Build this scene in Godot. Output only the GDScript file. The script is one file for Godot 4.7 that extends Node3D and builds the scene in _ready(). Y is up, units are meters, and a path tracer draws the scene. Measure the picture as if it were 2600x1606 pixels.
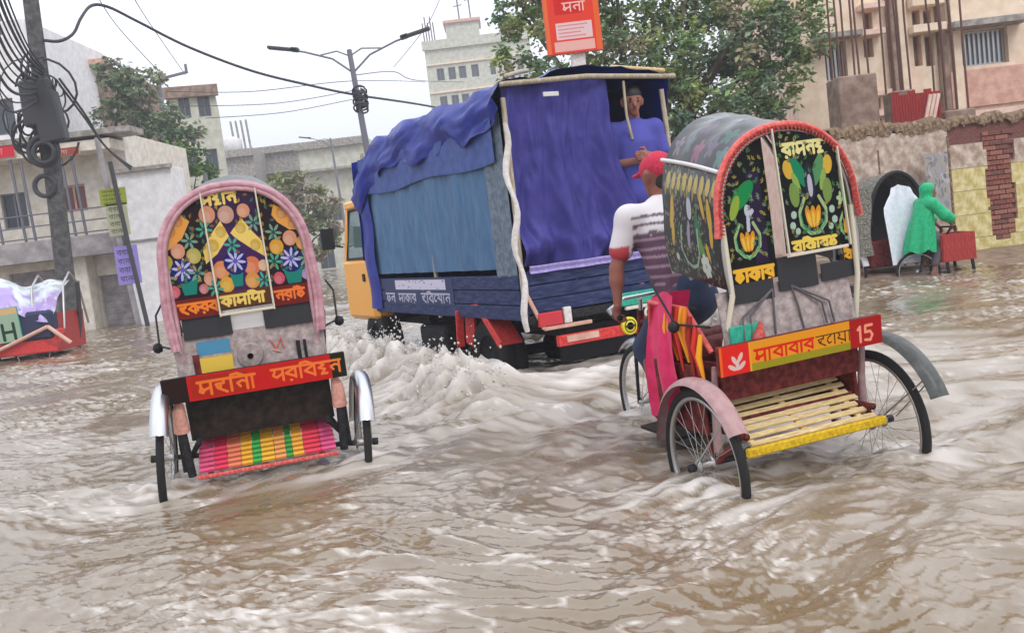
extends Node3D

const GROUND := -0.23
const CAM_H := 1.25
var M := {}
var used := {}
var rng := RandomNumberGenerator.new()
var nz := FastNoiseLite.new()

# ---------------------------------------------------------------- mesh builder
class MB:
	var v := PackedVector3Array()
	var n := PackedVector3Array()
	var u := PackedVector2Array()
	var c := PackedColorArray()
	var ix := PackedInt32Array()
	var col := Color(1, 1, 1)

	func vt(p: Vector3, nn: Vector3, uv := Vector2.ZERO) -> int:
		v.append(p); n.append(nn); u.append(uv); c.append(col)
		return v.size() - 1

	func quad(a: Vector3, b: Vector3, d: Vector3, e: Vector3, ua := Vector2(0, 1), ub := Vector2(1, 1), ud := Vector2(1, 0), ue := Vector2(0, 0)):
		var nn := (d - a).cross(e - b)
		if nn.length() < 1e-12:
			nn = (b - a).cross(d - a)
		nn = nn.normalized()
		var i := vt(a, nn, ua)
		vt(b, nn, ub); vt(d, nn, ud); vt(e, nn, ue)
		ix.append_array([i, i + 2, i + 1, i, i + 3, i + 2])

	func quad_out(a: Vector3, b: Vector3, d: Vector3, e: Vector3, ctr: Vector3):
		var nn := (d - a).cross(e - b)
		if nn.dot((a + b + d + e) * 0.25 - ctr) < 0:
			quad(e, d, b, a)
		else:
			quad(a, b, d, e)

	func tri(a: Vector3, b: Vector3, d: Vector3):
		var nn := (b - a).cross(d - a).normalized()
		var i := vt(a, nn, Vector2(0, 1))
		vt(b, nn, Vector2(1, 1)); vt(d, nn, Vector2(0.5, 0))
		ix.append_array([i, i + 2, i + 1])

	func tri_out(a: Vector3, b: Vector3, d: Vector3, ctr: Vector3):
		if (b - a).cross(d - a).dot((a + b + d) / 3.0 - ctr) < 0:
			tri(a, d, b)
		else:
			tri(a, b, d)

	# chamfered box: centre, full size, axes, chamfer
	func box(ctr: Vector3, size: Vector3, bs := Basis(), bev := 0.006):
		var s := size * 0.5
		var b: float = min(bev, min(s.x, min(s.y, s.z)) * 0.45)
		var P := func(sx, sy, sz, ax) -> Vector3:
			var q := Vector3(sx * (s.x - b), sy * (s.y - b), sz * (s.z - b))
			if ax == 0: q.x = sx * s.x
			elif ax == 1: q.y = sy * s.y
			else: q.z = sz * s.z
			return ctr + bs * q
		for k in [-1, 1]:
			quad_out(P.call(k, -1, -1, 0), P.call(k, 1, -1, 0), P.call(k, 1, 1, 0), P.call(k, -1, 1, 0), ctr)
			quad_out(P.call(-1, k, -1, 1), P.call(1, k, -1, 1), P.call(1, k, 1, 1), P.call(-1, k, 1, 1), ctr)
			quad_out(P.call(-1, -1, k, 2), P.call(1, -1, k, 2), P.call(1, 1, k, 2), P.call(-1, 1, k, 2), ctr)
		if b < 0.0015:
			return
		for i in [-1, 1]:
			for j in [-1, 1]:
				quad_out(P.call(i, j, -1, 0), P.call(i, j, 1, 0), P.call(i, j, 1, 1), P.call(i, j, -1, 1), ctr)
				quad_out(P.call(i, -1, j, 0), P.call(i, 1, j, 0), P.call(i, 1, j, 2), P.call(i, -1, j, 2), ctr)
				quad_out(P.call(-1, i, j, 1), P.call(1, i, j, 1), P.call(1, i, j, 2), P.call(-1, i, j, 2), ctr)
				for k in [-1, 1]:
					tri_out(P.call(i, j, k, 0), P.call(i, j, k, 1), P.call(i, j, k, 2), ctr)

	# box from a to b, width across, height
	func bar(a: Vector3, b: Vector3, w: float, h: float, bev := 0.004):
		var z := (b - a).normalized()
		var up := Vector3.UP if abs(z.y) < 0.95 else Vector3.RIGHT
		var x := up.cross(z).normalized()
		box((a + b) * 0.5, Vector3(w, h, a.distance_to(b)), Basis(x, z.cross(x), z), bev)

	func tube(pts: Array, r, sides := 8, cap := true):
		var m := pts.size()
		var t: Vector3 = (pts[1] - pts[0]).normalized()
		var x := t.cross(Vector3.UP if abs(t.y) < 0.9 else Vector3.RIGHT).normalized()
		var base := v.size()
		for i in m:
			var t2: Vector3
			if i == 0: t2 = pts[1] - pts[0]
			elif i == m - 1: t2 = pts[m - 1] - pts[m - 2]
			else: t2 = (pts[i + 1] - pts[i]).normalized() + (pts[i] - pts[i - 1]).normalized()
			t2 = t2.normalized()
			x = (x - t2 * x.dot(t2)).normalized()
			var y := t2.cross(x)
			var rr: float = r[i] if r is Array else r
			for k in sides:
				var a := TAU * k / sides
				var d := x * cos(a) + y * sin(a)
				vt(pts[i] + d * rr, d, Vector2(float(k) / sides, float(i) / (m - 1)))
		for i in m - 1:
			for k in sides:
				var a := base + i * sides + k
				var b := base + i * sides + (k + 1) % sides
				ix.append_array([a, a + sides, b, b, a + sides, b + sides])
		if cap:
			for e in [0, m - 1]:
				var i0 := vt(pts[e], (pts[e] - pts[1 if e == 0 else m - 2]).normalized())
				for k in sides:
					var a = base + e * sides + k
					var b = base + e * sides + (k + 1) % sides
					if e == 0: ix.append_array([i0, a, b])
					else: ix.append_array([i0, b, a])

	# smooth sheet through rows of points; closed joins the last column to the first
	func grid(rows: Array, closed := false, uvs := Rect2(0, 0, 1, 1)):
		var R := rows.size()
		var C: int = rows[0].size()
		var base := v.size()
		for i in R:
			for j in C:
				var i0: int = max(i - 1, 0)
				var i1: int = min(i + 1, R - 1)
				var j0: int = (j - 1 + C) % C if closed else max(j - 1, 0)
				var j1: int = (j + 1) % C if closed else min(j + 1, C - 1)
				var nn: Vector3 = (rows[i][j1] - rows[i][j0]).cross(rows[i1][j] - rows[i0][j]).normalized()
				vt(rows[i][j], nn, uvs.position + uvs.size * Vector2(float(j) / (C - 1), float(i) / (R - 1)))
		for i in R - 1:
			for j in (C if closed else C - 1):
				var a := base + i * C + j
				var b := base + i * C + (j + 1) % C
				ix.append_array([a, a + C, b, b, a + C, b + C])

	# profile of (radius, height) turned about the y axis of xf
	func lathe(prof: Array, xf: Transform3D, seg := 16):
		var rows := []
		for p in prof:
			var row := PackedVector3Array()
			for k in seg:
				var a := TAU * k / seg
				row.append(xf * Vector3(p.x * cos(a), p.y, p.x * sin(a)))
			rows.append(row)
		grid(rows, true)

	func mesh() -> ArrayMesh:
		var a := []
		a.resize(Mesh.ARRAY_MAX)
		a[Mesh.ARRAY_VERTEX] = v; a[Mesh.ARRAY_NORMAL] = n; a[Mesh.ARRAY_TEX_UV] = u; a[Mesh.ARRAY_COLOR] = c; a[Mesh.ARRAY_INDEX] = ix
		var am := ArrayMesh.new()
		am.add_surface_from_arrays(Mesh.PRIMITIVE_TRIANGLES, a)
		return am

# ---------------------------------------------------------------- painted signs and panels (flat print)
class Canvas:
	var im: Image
	var w: int
	var h: int
	func _init(ww: int, hh: int, bg: Color):
		w = ww; h = hh
		im = Image.create(w, h, true, Image.FORMAT_RGBA8)
		im.fill(bg)
	func put(x: int, y: int, k: Color):
		if x >= 0 and y >= 0 and x < w and y < h:
			im.set_pixel(x, y, k)
	func rect(x: float, y: float, ww: float, hh: float, k: Color):
		im.fill_rect(Rect2i(int(x), int(y), int(ww), int(hh)), k)
	func ell(cx: float, cy: float, rx: float, ry: float, rot: float, k: Color):
		var R: float = max(rx, ry) + 1
		var cs := cos(rot)
		var sn := sin(rot)
		for y in range(int(cy - R), int(cy + R) + 1):
			for x in range(int(cx - R), int(cx + R) + 1):
				var dx := x - cx
				var dy := y - cy
				var a := (dx * cs + dy * sn) / rx
				var b := (-dx * sn + dy * cs) / ry
				if a * a + b * b <= 1.0:
					# brush streaks
					put(x, y, k.darkened(0.13 * absf(sin(x * 0.8 + y * 0.47 + cx))))
	func poly(pts: PackedVector2Array, k: Color):
		var lo := pts[0]
		var hi := pts[0]
		for p in pts:
			lo = lo.min(p); hi = hi.max(p)
		for y in range(int(lo.y), int(hi.y) + 2):
			for x in range(int(lo.x), int(hi.x) + 2):
				if Geometry2D.is_point_in_polygon(Vector2(x, y), pts):
					put(x, y, k)
	func line(a: Vector2, b: Vector2, wd: float, k: Color):
		var r := wd * 0.5
		var lo := a.min(b) - Vector2(r, r)
		var hi := a.max(b) + Vector2(r, r)
		for y in range(int(lo.y), int(hi.y) + 2):
			for x in range(int(lo.x), int(hi.x) + 2):
				var q := Geometry2D.get_closest_point_to_segment(Vector2(x, y), a, b)
				if q.distance_to(Vector2(x, y)) <= r:
					put(x, y, k)
	func path(pts: Array, wd: float, k: Color):
		for i in pts.size() - 1:
			line(pts[i], pts[i + 1], wd, k)
	func flower(cx: float, cy: float, r: float, petals: int, k: Color, heart: Color, thin := 0.2):
		for i in petals:
			var a := TAU * i / petals + 0.2
			ell(cx + cos(a) * r * 0.6, cy + sin(a) * r * 0.6, r * 0.42, r * thin, a, k)
		ell(cx, cy, r * 0.2, r * 0.2, 0, heart)
	# word of brushed letters hanging from a head line
	func word(letters: Array, x: float, y: float, hh: float, k: Color, wd := 0.13, head := true) -> float:
		var L := {
			"ma": [0.95, [[.82, .18, .82, 1.0], [.2, .18, .2, .55, .1, .75, .28, .85, .4, .7, .25, .58], [.38, .7, .82, .55]]],
			"aa": [0.45, [[.25, .18, .25, 1.0]]],
			"ba": [0.9, [[.78, .18, .78, 1.0], [.78, .25, .1, .6, .78, .95]]],
			"ra": [0.9, [[.78, .18, .78, .9], [.78, .25, .1, .55, .78, .85], [.4, 1.05, .46, 1.08]]],
			"da": [0.9, [[.7, .18, .7, .42, .2, .45, .3, .7, .5, .6], [.3, .7, .85, 1.0]]],
			"e": [0.6, [[.5, .28, .25, .4, .15, .65, .3, .88, .5, .8]]],
			"ya": [0.95, [[.8, .18, .8, 1.0], [.15, .18, .32, .42, .1, .62, .8, .9], [.42, 1.05, .48, 1.08]]],
			"pa": [0.9, [[.8, .18, .8, 1.0], [.22, .18, .22, .42, .1, .58, .34, .75, .8, .52]]],
			"i": [0.45, [[.25, .18, .25, 1.0], [.25, .18, .3, .0, .7, -.04, 1.1, .16]]],
			"ha": [0.85, [[.25, .18, .55, .38, .2, .55, .62, .68, .35, 1.0, .75, .98]]],
			"na": [0.9, [[.8, .18, .8, 1.0], [.8, .55, .5, .45, .2, .58, .36, .8]]],
			"ka": [1.05, [[.7, .18, .7, 1.0], [.7, .25, .1, .6, .7, .95], [.7, .4, .98, .5, .92, .8]]],
			"ta": [0.9, [[.3, .35, .15, .7, .45, .95, .8, .7, .6, .4, .42, .62]]],
			"sha": [0.95, [[.82, .18, .82, 1.0], [.15, .3, .35, .22, .45, .45, .2, .6], [.3, .55, .82, .8]]],
			"1": [0.5, [[.2, .3, .35, .15, .35, 1.0]]],
			"5": [0.75, [[.65, .15, .2, .15, .18, .5, .5, .48, .65, .7, .5, .97, .15, .92]]],
		}
		var x0 := x
		for t in letters:
			var g: Array = L[t]
			for s in g[1]:
				var pts := []
				for i in range(0, s.size(), 2):
					pts.append(Vector2(x + s[i] * hh, y + s[i + 1] * hh))
				path(pts, wd * hh, k)
			x += g[0] * hh
		if head:
			line(Vector2(x0, y + 0.18 * hh), Vector2(x, y + 0.18 * hh), wd * hh, k)
		return x
	func tex() -> ImageTexture:
		im.generate_mipmaps()
		return ImageTexture.create_from_image(im)

# ---------------------------------------------------------------- nodes
func numbered(called: String) -> String:
	if not used.has(called):
		used[called] = 0
		return called
	used[called] += 1
	return "%s_%03d" % [called, used[called]]

func thing(called: String, label: String, category: String, at := Vector3.ZERO, turn := 0.0, group := "") -> Node3D:
	var o := Node3D.new()
	o.name = numbered(called)
	add_child(o)
	o.position = at
	o.rotation.y = turn
	tag(o, label, category, group)
	return o

func tag(o: Node, label: String, category: String, group := ""):
	o.set_meta("label", label)
	o.set_meta("category", category)
	if group != "":
		o.set_meta("group", group)

func part(parent: Node, called: String, what, mat: Material, label := "") -> MeshInstance3D:
	var o := MeshInstance3D.new()
	o.name = numbered(called) if parent == self else called
	o.mesh = what.mesh() if what is MB else what
	o.material_override = mat
	parent.add_child(o, true)
	if label != "":
		o.set_meta("label", label)
	return o

func struct(called: String, what, mat: Material) -> MeshInstance3D:
	var o := part(self, called, what, mat)
	o.set_meta("kind", "structure")
	return o

func copy(o: Node3D, at: Vector3, turn: float, label := "") -> Node3D:
	var r: Node3D = o.duplicate()
	r.name = numbered(String(o.name).get_slice("_0", 0))
	add_child(r)
	r.position = at
	r.rotation.y = turn
	if label != "":
		r.set_meta("label", label)
	return r

# ---------------------------------------------------------------- materials
func lin(r: float, g: float, b: float) -> Color:
	return Color(r, g, b).linear_to_srgb()

func mk(r: float, g: float, b: float, rough := 0.7, metal := 0.0) -> StandardMaterial3D:
	var m := StandardMaterial3D.new()
	m.albedo_color = lin(r, g, b)
	m.roughness = rough
	m.metallic = metal
	return m

# a surface with a computed grain: two noise layers of the colour, in object space
func grainy(dark: Color, light: Color, scale: float, rough := 0.85, sd := 1, bump := 0.0, stretch := Vector3.ONE) -> StandardMaterial3D:
	var m := StandardMaterial3D.new()
	var t := NoiseTexture2D.new()
	t.width = 512; t.height = 512; t.seamless = true
	var f := FastNoiseLite.new()
	f.seed = sd; f.frequency = 0.012; f.fractal_octaves = 6; f.fractal_gain = 0.6
	t.noise = f
	var g := Gradient.new()
	g.set_color(0, lin(dark.r, dark.g, dark.b)); g.set_color(1, lin(light.r, light.g, light.b))
	g.set_offset(0, 0.2); g.set_offset(1, 0.8)
	t.color_ramp = g
	m.albedo_texture = t
	m.roughness = rough
	m.metallic_specular = 0.3
	m.uv1_triplanar = true
	m.uv1_scale = Vector3.ONE * scale * stretch
	if bump > 0:
		var b := NoiseTexture2D.new()
		b.width = 512; b.height = 512; b.seamless = true; b.as_normal_map = true; b.bump_strength = bump
		var f2 := FastNoiseLite.new()
		f2.seed = sd + 7; f2.frequency = 0.03; f2.fractal_octaves = 5
		b.noise = f2
		m.normal_enabled = true
		m.normal_texture = b
	return m

func painted(tex: Texture2D, rough := 0.55) -> StandardMaterial3D:
	var m := StandardMaterial3D.new()
	m.albedo_texture = tex
	m.albedo_color = Color(0.92, 0.92, 0.92)
	m.metallic_specular = 0.3
	m.roughness = rough
	return m

func vcol(rough := 0.8) -> StandardMaterial3D:
	var m := StandardMaterial3D.new()
	m.vertex_color_use_as_albedo = true
	m.roughness = rough
	return m

func arc(ctr: Vector3, ax: Vector3, ay: Vector3, r: float, a0: float, a1: float, k: int) -> Array:
	var o := []
	for i in k + 1:
		var a := lerpf(a0, a1, float(i) / k)
		o.append(ctr + ax * cos(a) * r + ay * sin(a) * r)
	return o

# ---------------------------------------------------------------- smooth bodies: tapered capsules joined and meshed as surface nets
func body_mesh(bones: Array, cell: float, k: float, paint = null, into: MB = null) -> ArrayMesh:
	var lo := Vector3(1e9, 1e9, 1e9)
	var hi := -lo
	for b in bones:
		var r: float = max(b[2], b[3]) + k + cell * 2
		lo = lo.min(b[0] - Vector3.ONE * r).min(b[1] - Vector3.ONE * r)
		hi = hi.max(b[0] + Vector3.ONE * r).max(b[1] + Vector3.ONE * r)
	var d := ((hi - lo) / cell).ceil()
	var nx := int(d.x) + 1
	var ny := int(d.y) + 1
	var nzz := int(d.z) + 1
	var f := PackedFloat32Array()
	f.resize(nx * ny * nzz)
	f.fill(1.0)
	for b in bones:
		var A: Vector3 = b[0]
		var B: Vector3 = b[1]
		var ra: float = b[2]
		var rb: float = b[3]
		var flat: Vector3 = b[4] if b.size() > 4 else Vector3.ONE
		var ab := (B - A) 
		var l2: float = max(ab.length_squared(), 1e-9)
		var R: float = max(ra, rb) * max(1.0, max(1.0 / flat.x, max(1.0 / flat.y, 1.0 / flat.z))) + k + cell * 2
		var i0 := Vector3i(((A.min(B) - Vector3.ONE * R - lo) / cell).floor())
		var i1 := Vector3i(((A.max(B) + Vector3.ONE * R - lo) / cell).ceil())
		for z in range(max(i0.z, 0), min(i1.z, nzz - 1) + 1):
			for y in range(max(i0.y, 0), min(i1.y, ny - 1) + 1):
				var at := (z * ny + y) * nx
				for x in range(max(i0.x, 0), min(i1.x, nx - 1) + 1):
					var p := lo + Vector3(x, y, z) * cell
					var t: float = clampf((p - A).dot(ab) / l2, 0.0, 1.0)
					var q := (p - A - ab * t) * flat
					var dd := q.length() - lerpf(ra, rb, t)
					var o := f[at + x]
					var hh: float = max(k - abs(o - dd), 0.0) / k
					f[at + x] = min(o, dd) - hh * hh * k * 0.25
	var mb := into if into != null else MB.new()
	var idx := PackedInt32Array()
	idx.resize(nx * ny * nzz)
	idx.fill(-1)
	var sx := 1
	var sy := nx
	var sz := nx * ny
	var offs := [0, sx, sy, sx + sy, sz, sx + sz, sy + sz, sx + sy + sz]
	var cor := [Vector3(0, 0, 0), Vector3(1, 0, 0), Vector3(0, 1, 0), Vector3(1, 1, 0), Vector3(0, 0, 1), Vector3(1, 0, 1), Vector3(0, 1, 1), Vector3(1, 1, 1)]
	var eds := [[0, 1], [2, 3], [4, 5], [6, 7], [0, 2], [1, 3], [4, 6], [5, 7], [0, 4], [1, 5], [2, 6], [3, 7]]
	for z in nzz - 1:
		for y in ny - 1:
			for x in nx - 1:
				var at := (z * ny + y) * nx + x
				var m := 0
				for i in 8:
					if f[at + offs[i]] < 0.0: m += 1
				if m == 0 or m == 8: continue
				var s := Vector3.ZERO
				var cnt := 0
				for e in eds:
					var fa := f[at + offs[e[0]]]
					var fb := f[at + offs[e[1]]]
					if (fa < 0) != (fb < 0):
						s += cor[e[0]].lerp(cor[e[1]], fa / (fa - fb))
						cnt += 1
				s /= cnt
				var g := Vector3(f[at + sx] - f[at], f[at + sy] - f[at], f[at + sz] - f[at]) + Vector3(f[at + 7 * 0 + sx + sy + sz] - f[at + sy + sz], f[at + sx + sy + sz] - f[at + sx + sz], f[at + sx + sy + sz] - f[at + sx + sy])
				var p := lo + (Vector3(x, y, z) + s) * cell
				if paint != null:
					mb.col = paint.call(p)
				idx[at] = mb.vt(p, g.normalized())
	for z in range(1, nzz - 1):
		for y in range(1, ny - 1):
			for x in range(1, nx - 1):
				var at := (z * ny + y) * nx + x
				var a := f[at] < 0
				if a != (f[at + sx] < 0):
					_net(mb, idx[at - sy - sz], idx[at - sz], idx[at], idx[at - sy], a)
				if a != (f[at + sy] < 0):
					_net(mb, idx[at - sx - sz], idx[at - sx], idx[at], idx[at - sz], a)
				if a != (f[at + sz] < 0):
					_net(mb, idx[at - sx - sy], idx[at - sy], idx[at], idx[at - sx], a)
	return mb.mesh()

func _net(mb: MB, a: int, b: int, c: int, d: int, flip: bool):
	if a < 0 or b < 0 or c < 0 or d < 0:
		return
	if flip: mb.ix.append_array([a, c, b, a, d, c])
	else: mb.ix.append_array([a, b, c, a, c, d])

# ---------------------------------------------------------------- scene
func _ready():
	rng.seed = 11
	nz.seed = 5
	nz.noise_type = FastNoiseLite.TYPE_SIMPLEX_SMOOTH
	nz.frequency = 1.0
	nz.fractal_type = FastNoiseLite.FRACTAL_NONE
	# camera: held at chest height, tipped about seven degrees to one side
	var cam := Camera3D.new()
	cam.name = "camera"
	add_child(cam)
	cam.fov = 35.614
	cam.near = 0.05
	cam.far = 600.0
	cam.transform = Transform3D(Basis(Vector3.RIGHT, deg_to_rad(-5.05)) * Basis(Vector3.BACK, deg_to_rad(-6.8)), Vector3(0, CAM_H, 0))
	cam.current = true
	# overcast sky and a weak, very soft sun
	var env := Environment.new()
	env.background_mode = Environment.BG_SKY
	env.tonemap_mode = Environment.TONE_MAPPER_LINEAR
	env.tonemap_exposure = 1.06
	var sky := Sky.new()
	var sm := ProceduralSkyMaterial.new()
	sm.sky_top_color = lin(0.75, 0.785, 0.86)
	sm.sky_horizon_color = lin(0.405, 0.42, 0.46)
	sm.sky_curve = 0.6
	sm.sky_energy_multiplier = 1.5
	sm.ground_horizon_color = lin(0.5, 0.48, 0.46)
	sm.ground_bottom_color = lin(0.25, 0.22, 0.2)
	sm.sun_angle_max = 1.0
	var cv := NoiseTexture2D.new()
	cv.width = 1024; cv.height = 512; cv.seamless = true
	var cn := FastNoiseLite.new()
	cn.seed = 3; cn.frequency = 0.004; cn.fractal_octaves = 4
	cv.noise = cn
	var cg := Gradient.new()
	cg.set_color(0, Color(0.0, 0.0, 0.0, 1)); cg.set_color(1, Color(0.09, 0.09, 0.10, 1))
	cv.color_ramp = cg
	sm.sky_cover = cv
	sky.sky_material = sm
	env.sky = sky
	env.fog_enabled = true
	env.fog_density = 0.0026
	env.fog_light_color = lin(0.62, 0.63, 0.67)
	env.sdfgi_enabled = true
	env.ssao_enabled = true
	env.ssil_enabled = true
	var we := WorldEnvironment.new()
	we.name = "world"
	we.environment = env
	add_child(we)
	var sun := DirectionalLight3D.new()
	sun.name = "sun"
	sun.light_energy = 0.5
	sun.light_angular_distance = 25.0
	sun.light_color = Color(1.0, 0.99, 0.97)
	sun.shadow_enabled = true
	sun.rotation_degrees = Vector3(-48, 28, 0)
	add_child(sun)
	lace.seed = 8
	lace.noise_type = FastNoiseLite.TYPE_CELLULAR
	lace.cellular_return_type = FastNoiseLite.RETURN_DISTANCE2_SUB
	lace.frequency = 1.0
	make_materials()
	make_ground()
	make_water()
	make_right_side()
	make_left_side()
	make_far_side()
	make_trees()
	make_street_lamps()
	make_cables()
	make_truck()
	make_spray()
	make_rickshaws()
	make_riders()
	make_right_bank()
	make_left_cart()

func make_materials():
	M.tyre = mk(0.022, 0.021, 0.021, 0.75)
	M.steel = mk(0.45, 0.44, 0.43, 0.35, 0.9)
	M.chrome = mk(0.55, 0.55, 0.56, 0.3, 1.0)
	M.black = mk(0.02, 0.019, 0.022, 0.5)
	M.dark_wood = grainy(Color(0.012, 0.008, 0.007), Color(0.040, 0.026, 0.02), 2.0, 0.7, 21)
	M.maroon = grainy(Color(0.07, 0.010, 0.010), Color(0.20, 0.032, 0.028), 3.0, 0.55, 22)
	M.pink_trim = grainy(Color(0.40, 0.19, 0.23), Color(0.60, 0.36, 0.40), 2.0, 0.5, 23)
	M.mauve = grainy(Color(0.34, 0.20, 0.20), Color(0.46, 0.30, 0.30), 2.0, 0.5, 24)
	M.skin_pad = grainy(Color(0.5, 0.22, 0.17), Color(0.68, 0.36, 0.29), 5.0, 0.6, 25)
	M.red_trim = grainy(Color(0.55, 0.06, 0.06), Color(0.72, 0.2, 0.16), 6.0, 0.55, 26)
	M.vinyl = mk(0.035, 0.036, 0.04, 0.3)
	M.grey_vinyl = grainy(Color(0.06, 0.065, 0.062), Color(0.12, 0.125, 0.12), 3.0, 0.32, 27)
	M.rod = mk(0.62, 0.56, 0.44, 0.5)
	M.tin = grainy(Color(0.24, 0.19, 0.185), Color(0.45, 0.38, 0.36), 3.0, 0.42, 28, 1.5)
	M.bamboo = grainy(Color(0.5, 0.33, 0.13), Color(0.78, 0.62, 0.36), 5.0, 0.6, 29, 1.0, Vector3(0.4, 3, 3))
	M.yellow_bar = grainy(Color(0.45, 0.27, 0.01), Color(0.75, 0.5, 0.02), 5.0, 0.5, 30)
	M.magenta = grainy(Color(0.62, 0.02, 0.1), Color(0.78, 0.045, 0.16), 1.2, 0.38, 31)
	M.magenta.backlight_enabled = true
	M.magenta.backlight = Color(0.35, 0.05, 0.1)
	M.tarp = grainy(Color(0.013, 0.022, 0.20), Color(0.022, 0.042, 0.31), 0.7, 0.36, 32)
	M.curtain_side = grainy(Color(0.06, 0.13, 0.25), Color(0.095, 0.19, 0.32), 1.4, 0.5, 33, 0.0, Vector3(1, 0.25, 1))
	M.curtain_rear = grainy(Color(0.040, 0.038, 0.20), Color(0.064, 0.058, 0.27), 0.6, 0.5, 34)
	M.bed_blue = grainy(Color(0.016, 0.024, 0.075), Color(0.055, 0.07, 0.16), 2.0, 0.6, 35, 1.0, Vector3(0.4, 2, 0.4))
	M.cab_yellow = mk(0.88, 0.37, 0.003, 0.4)
	M.cab_yellow.clearcoat_enabled = true
	M.truck_red = grainy(Color(0.5, 0.03, 0.03), Color(0.72, 0.08, 0.07), 4.0, 0.5, 36)
	M.white_paint = grainy(Color(0.6, 0.55, 0.52), Color(0.78, 0.74, 0.72), 4.0, 0.6, 37)
	M.green_paint = grainy(Color(0.02, 0.30, 0.20), Color(0.05, 0.42, 0.28), 4.0, 0.5, 38)
	M.chassis = grainy(Color(0.012, 0.012, 0.014), Color(0.04, 0.038, 0.04), 3.0, 0.8, 39)
	M.glass = mk(0.10, 0.16, 0.15, 0.05)
	M.window = mk(0.05, 0.06, 0.07, 0.15)
	M.pole_wood = grainy(Color(0.30, 0.25, 0.17), Color(0.55, 0.48, 0.36), 2.0, 0.8, 40, 1.0, Vector3(3, 0.4, 3))
	M.cloth_white = mk(0.62, 0.6, 0.6, 0.8)
	M.concrete = grainy(Color(0.22, 0.20, 0.18), Color(0.42, 0.39, 0.36), 0.6, 0.9, 41)
	M.white_wall = grainy(Color(0.66, 0.65, 0.66), Color(0.80, 0.79, 0.80), 0.5, 0.85, 42)
	M.cream_wall = grainy(Color(0.58, 0.53, 0.45), Color(0.74, 0.70, 0.62), 0.5, 0.85, 43)
	M.beige_wall = grainy(Color(0.46, 0.46, 0.38), Color(0.6, 0.6, 0.52), 0.3, 0.85, 44)
	M.pink_wall = grainy(Color(0.70, 0.46, 0.38), Color(0.80, 0.62, 0.52), 0.5, 0.85, 45)
	M.pale_wall = grainy(Color(0.74, 0.57, 0.43), Color(0.84, 0.70, 0.55), 0.5, 0.85, 46)
	M.salmon = grainy(Color(0.55, 0.3, 0.24), Color(0.7, 0.45, 0.36), 0.6, 0.85, 47)
	M.grey_wall = grainy(Color(0.22, 0.20, 0.21), Color(0.40, 0.37, 0.37), 0.3, 0.9, 48)
	M.brown_wall = grainy(Color(0.20, 0.13, 0.10), Color(0.34, 0.25, 0.20), 0.5, 0.9, 49)
	M.plaster = grainy(Color(0.32, 0.23, 0.18), Color(0.62, 0.52, 0.44), 0.8, 0.9, 50, 1.0)
	M.yellow_plaster = grainy(Color(0.46, 0.37, 0.13), Color(0.70, 0.62, 0.36), 0.9, 0.9, 51, 1.0)
	M.moss = grainy(Color(0.09, 0.06, 0.035), Color(0.36, 0.25, 0.17), 2.0, 0.95, 52, 2.0)
	M.brick_a = grainy(Color(0.17, 0.05, 0.04), Color(0.30, 0.12, 0.09), 4.0, 0.9, 53)
	M.brick_b = grainy(Color(0.13, 0.05, 0.045), Color(0.22, 0.10, 0.08), 4.0, 0.9, 54)
	M.brick_c = grainy(Color(0.22, 0.08, 0.06), Color(0.36, 0.17, 0.12), 4.0, 0.9, 55)
	M.rebar = mk(0.13, 0.06, 0.045, 0.8)
	M.red_tin = grainy(Color(0.25, 0.02, 0.02), Color(0.42, 0.06, 0.05), 2.0, 0.6, 56, 0.0, Vector3(3, 0.4, 3))
	M.mud = grainy(Color(0.15, 0.10, 0.07), Color(0.30, 0.21, 0.16), 0.7, 0.45, 57, 1.5)
	M.bark = grainy(Color(0.06, 0.05, 0.04), Color(0.16, 0.13, 0.10), 1.5, 0.95, 58, 2.0)
	M.cable = mk(0.035, 0.035, 0.04, 0.6)
	M.lamp_grey = mk(0.16, 0.16, 0.19, 0.5, 0.3)
	M.leaf = vcol(0.55)
	M.leaf.backlight_enabled = true
	M.leaf.backlight = Color(0.5, 0.6, 0.25)
	M.plain = vcol(0.75)
	for q in ["tyre", "black", "vinyl", "plain"]:
		M[q].metallic_specular = 0.3
	M.brush_red = mk(0.55, 0.03, 0.04, 0.6)
	M.navy = mk(0.02, 0.025, 0.07, 0.8)
	M.clear_plastic = mk(0.62, 0.64, 0.7, 0.22)

# ---------------------------------------------------------------- ground and flood
func make_ground():
	var g := MB.new()
	g.quad(Vector3(-300, GROUND - 0.02, 60), Vector3(300, GROUND - 0.02, 60), Vector3(300, GROUND - 0.02, -400), Vector3(-300, GROUND - 0.02, -400))
	struct("ground", g, M.mud)

var TR_POS := Vector3(0.807, GROUND, -8.14)
var TR_YAW := deg_to_rad(26.0)
var RL_POS := Vector3(-1.60, GROUND - 0.06, -5.88)
var RL_YAW := deg_to_rad(13.0)
var RR_POS := Vector3(1.26, GROUND - 0.025, -4.55)
var RR_YAW := deg_to_rad(18.0)
var wheel_spots := []
var lace := FastNoiseLite.new()

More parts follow.
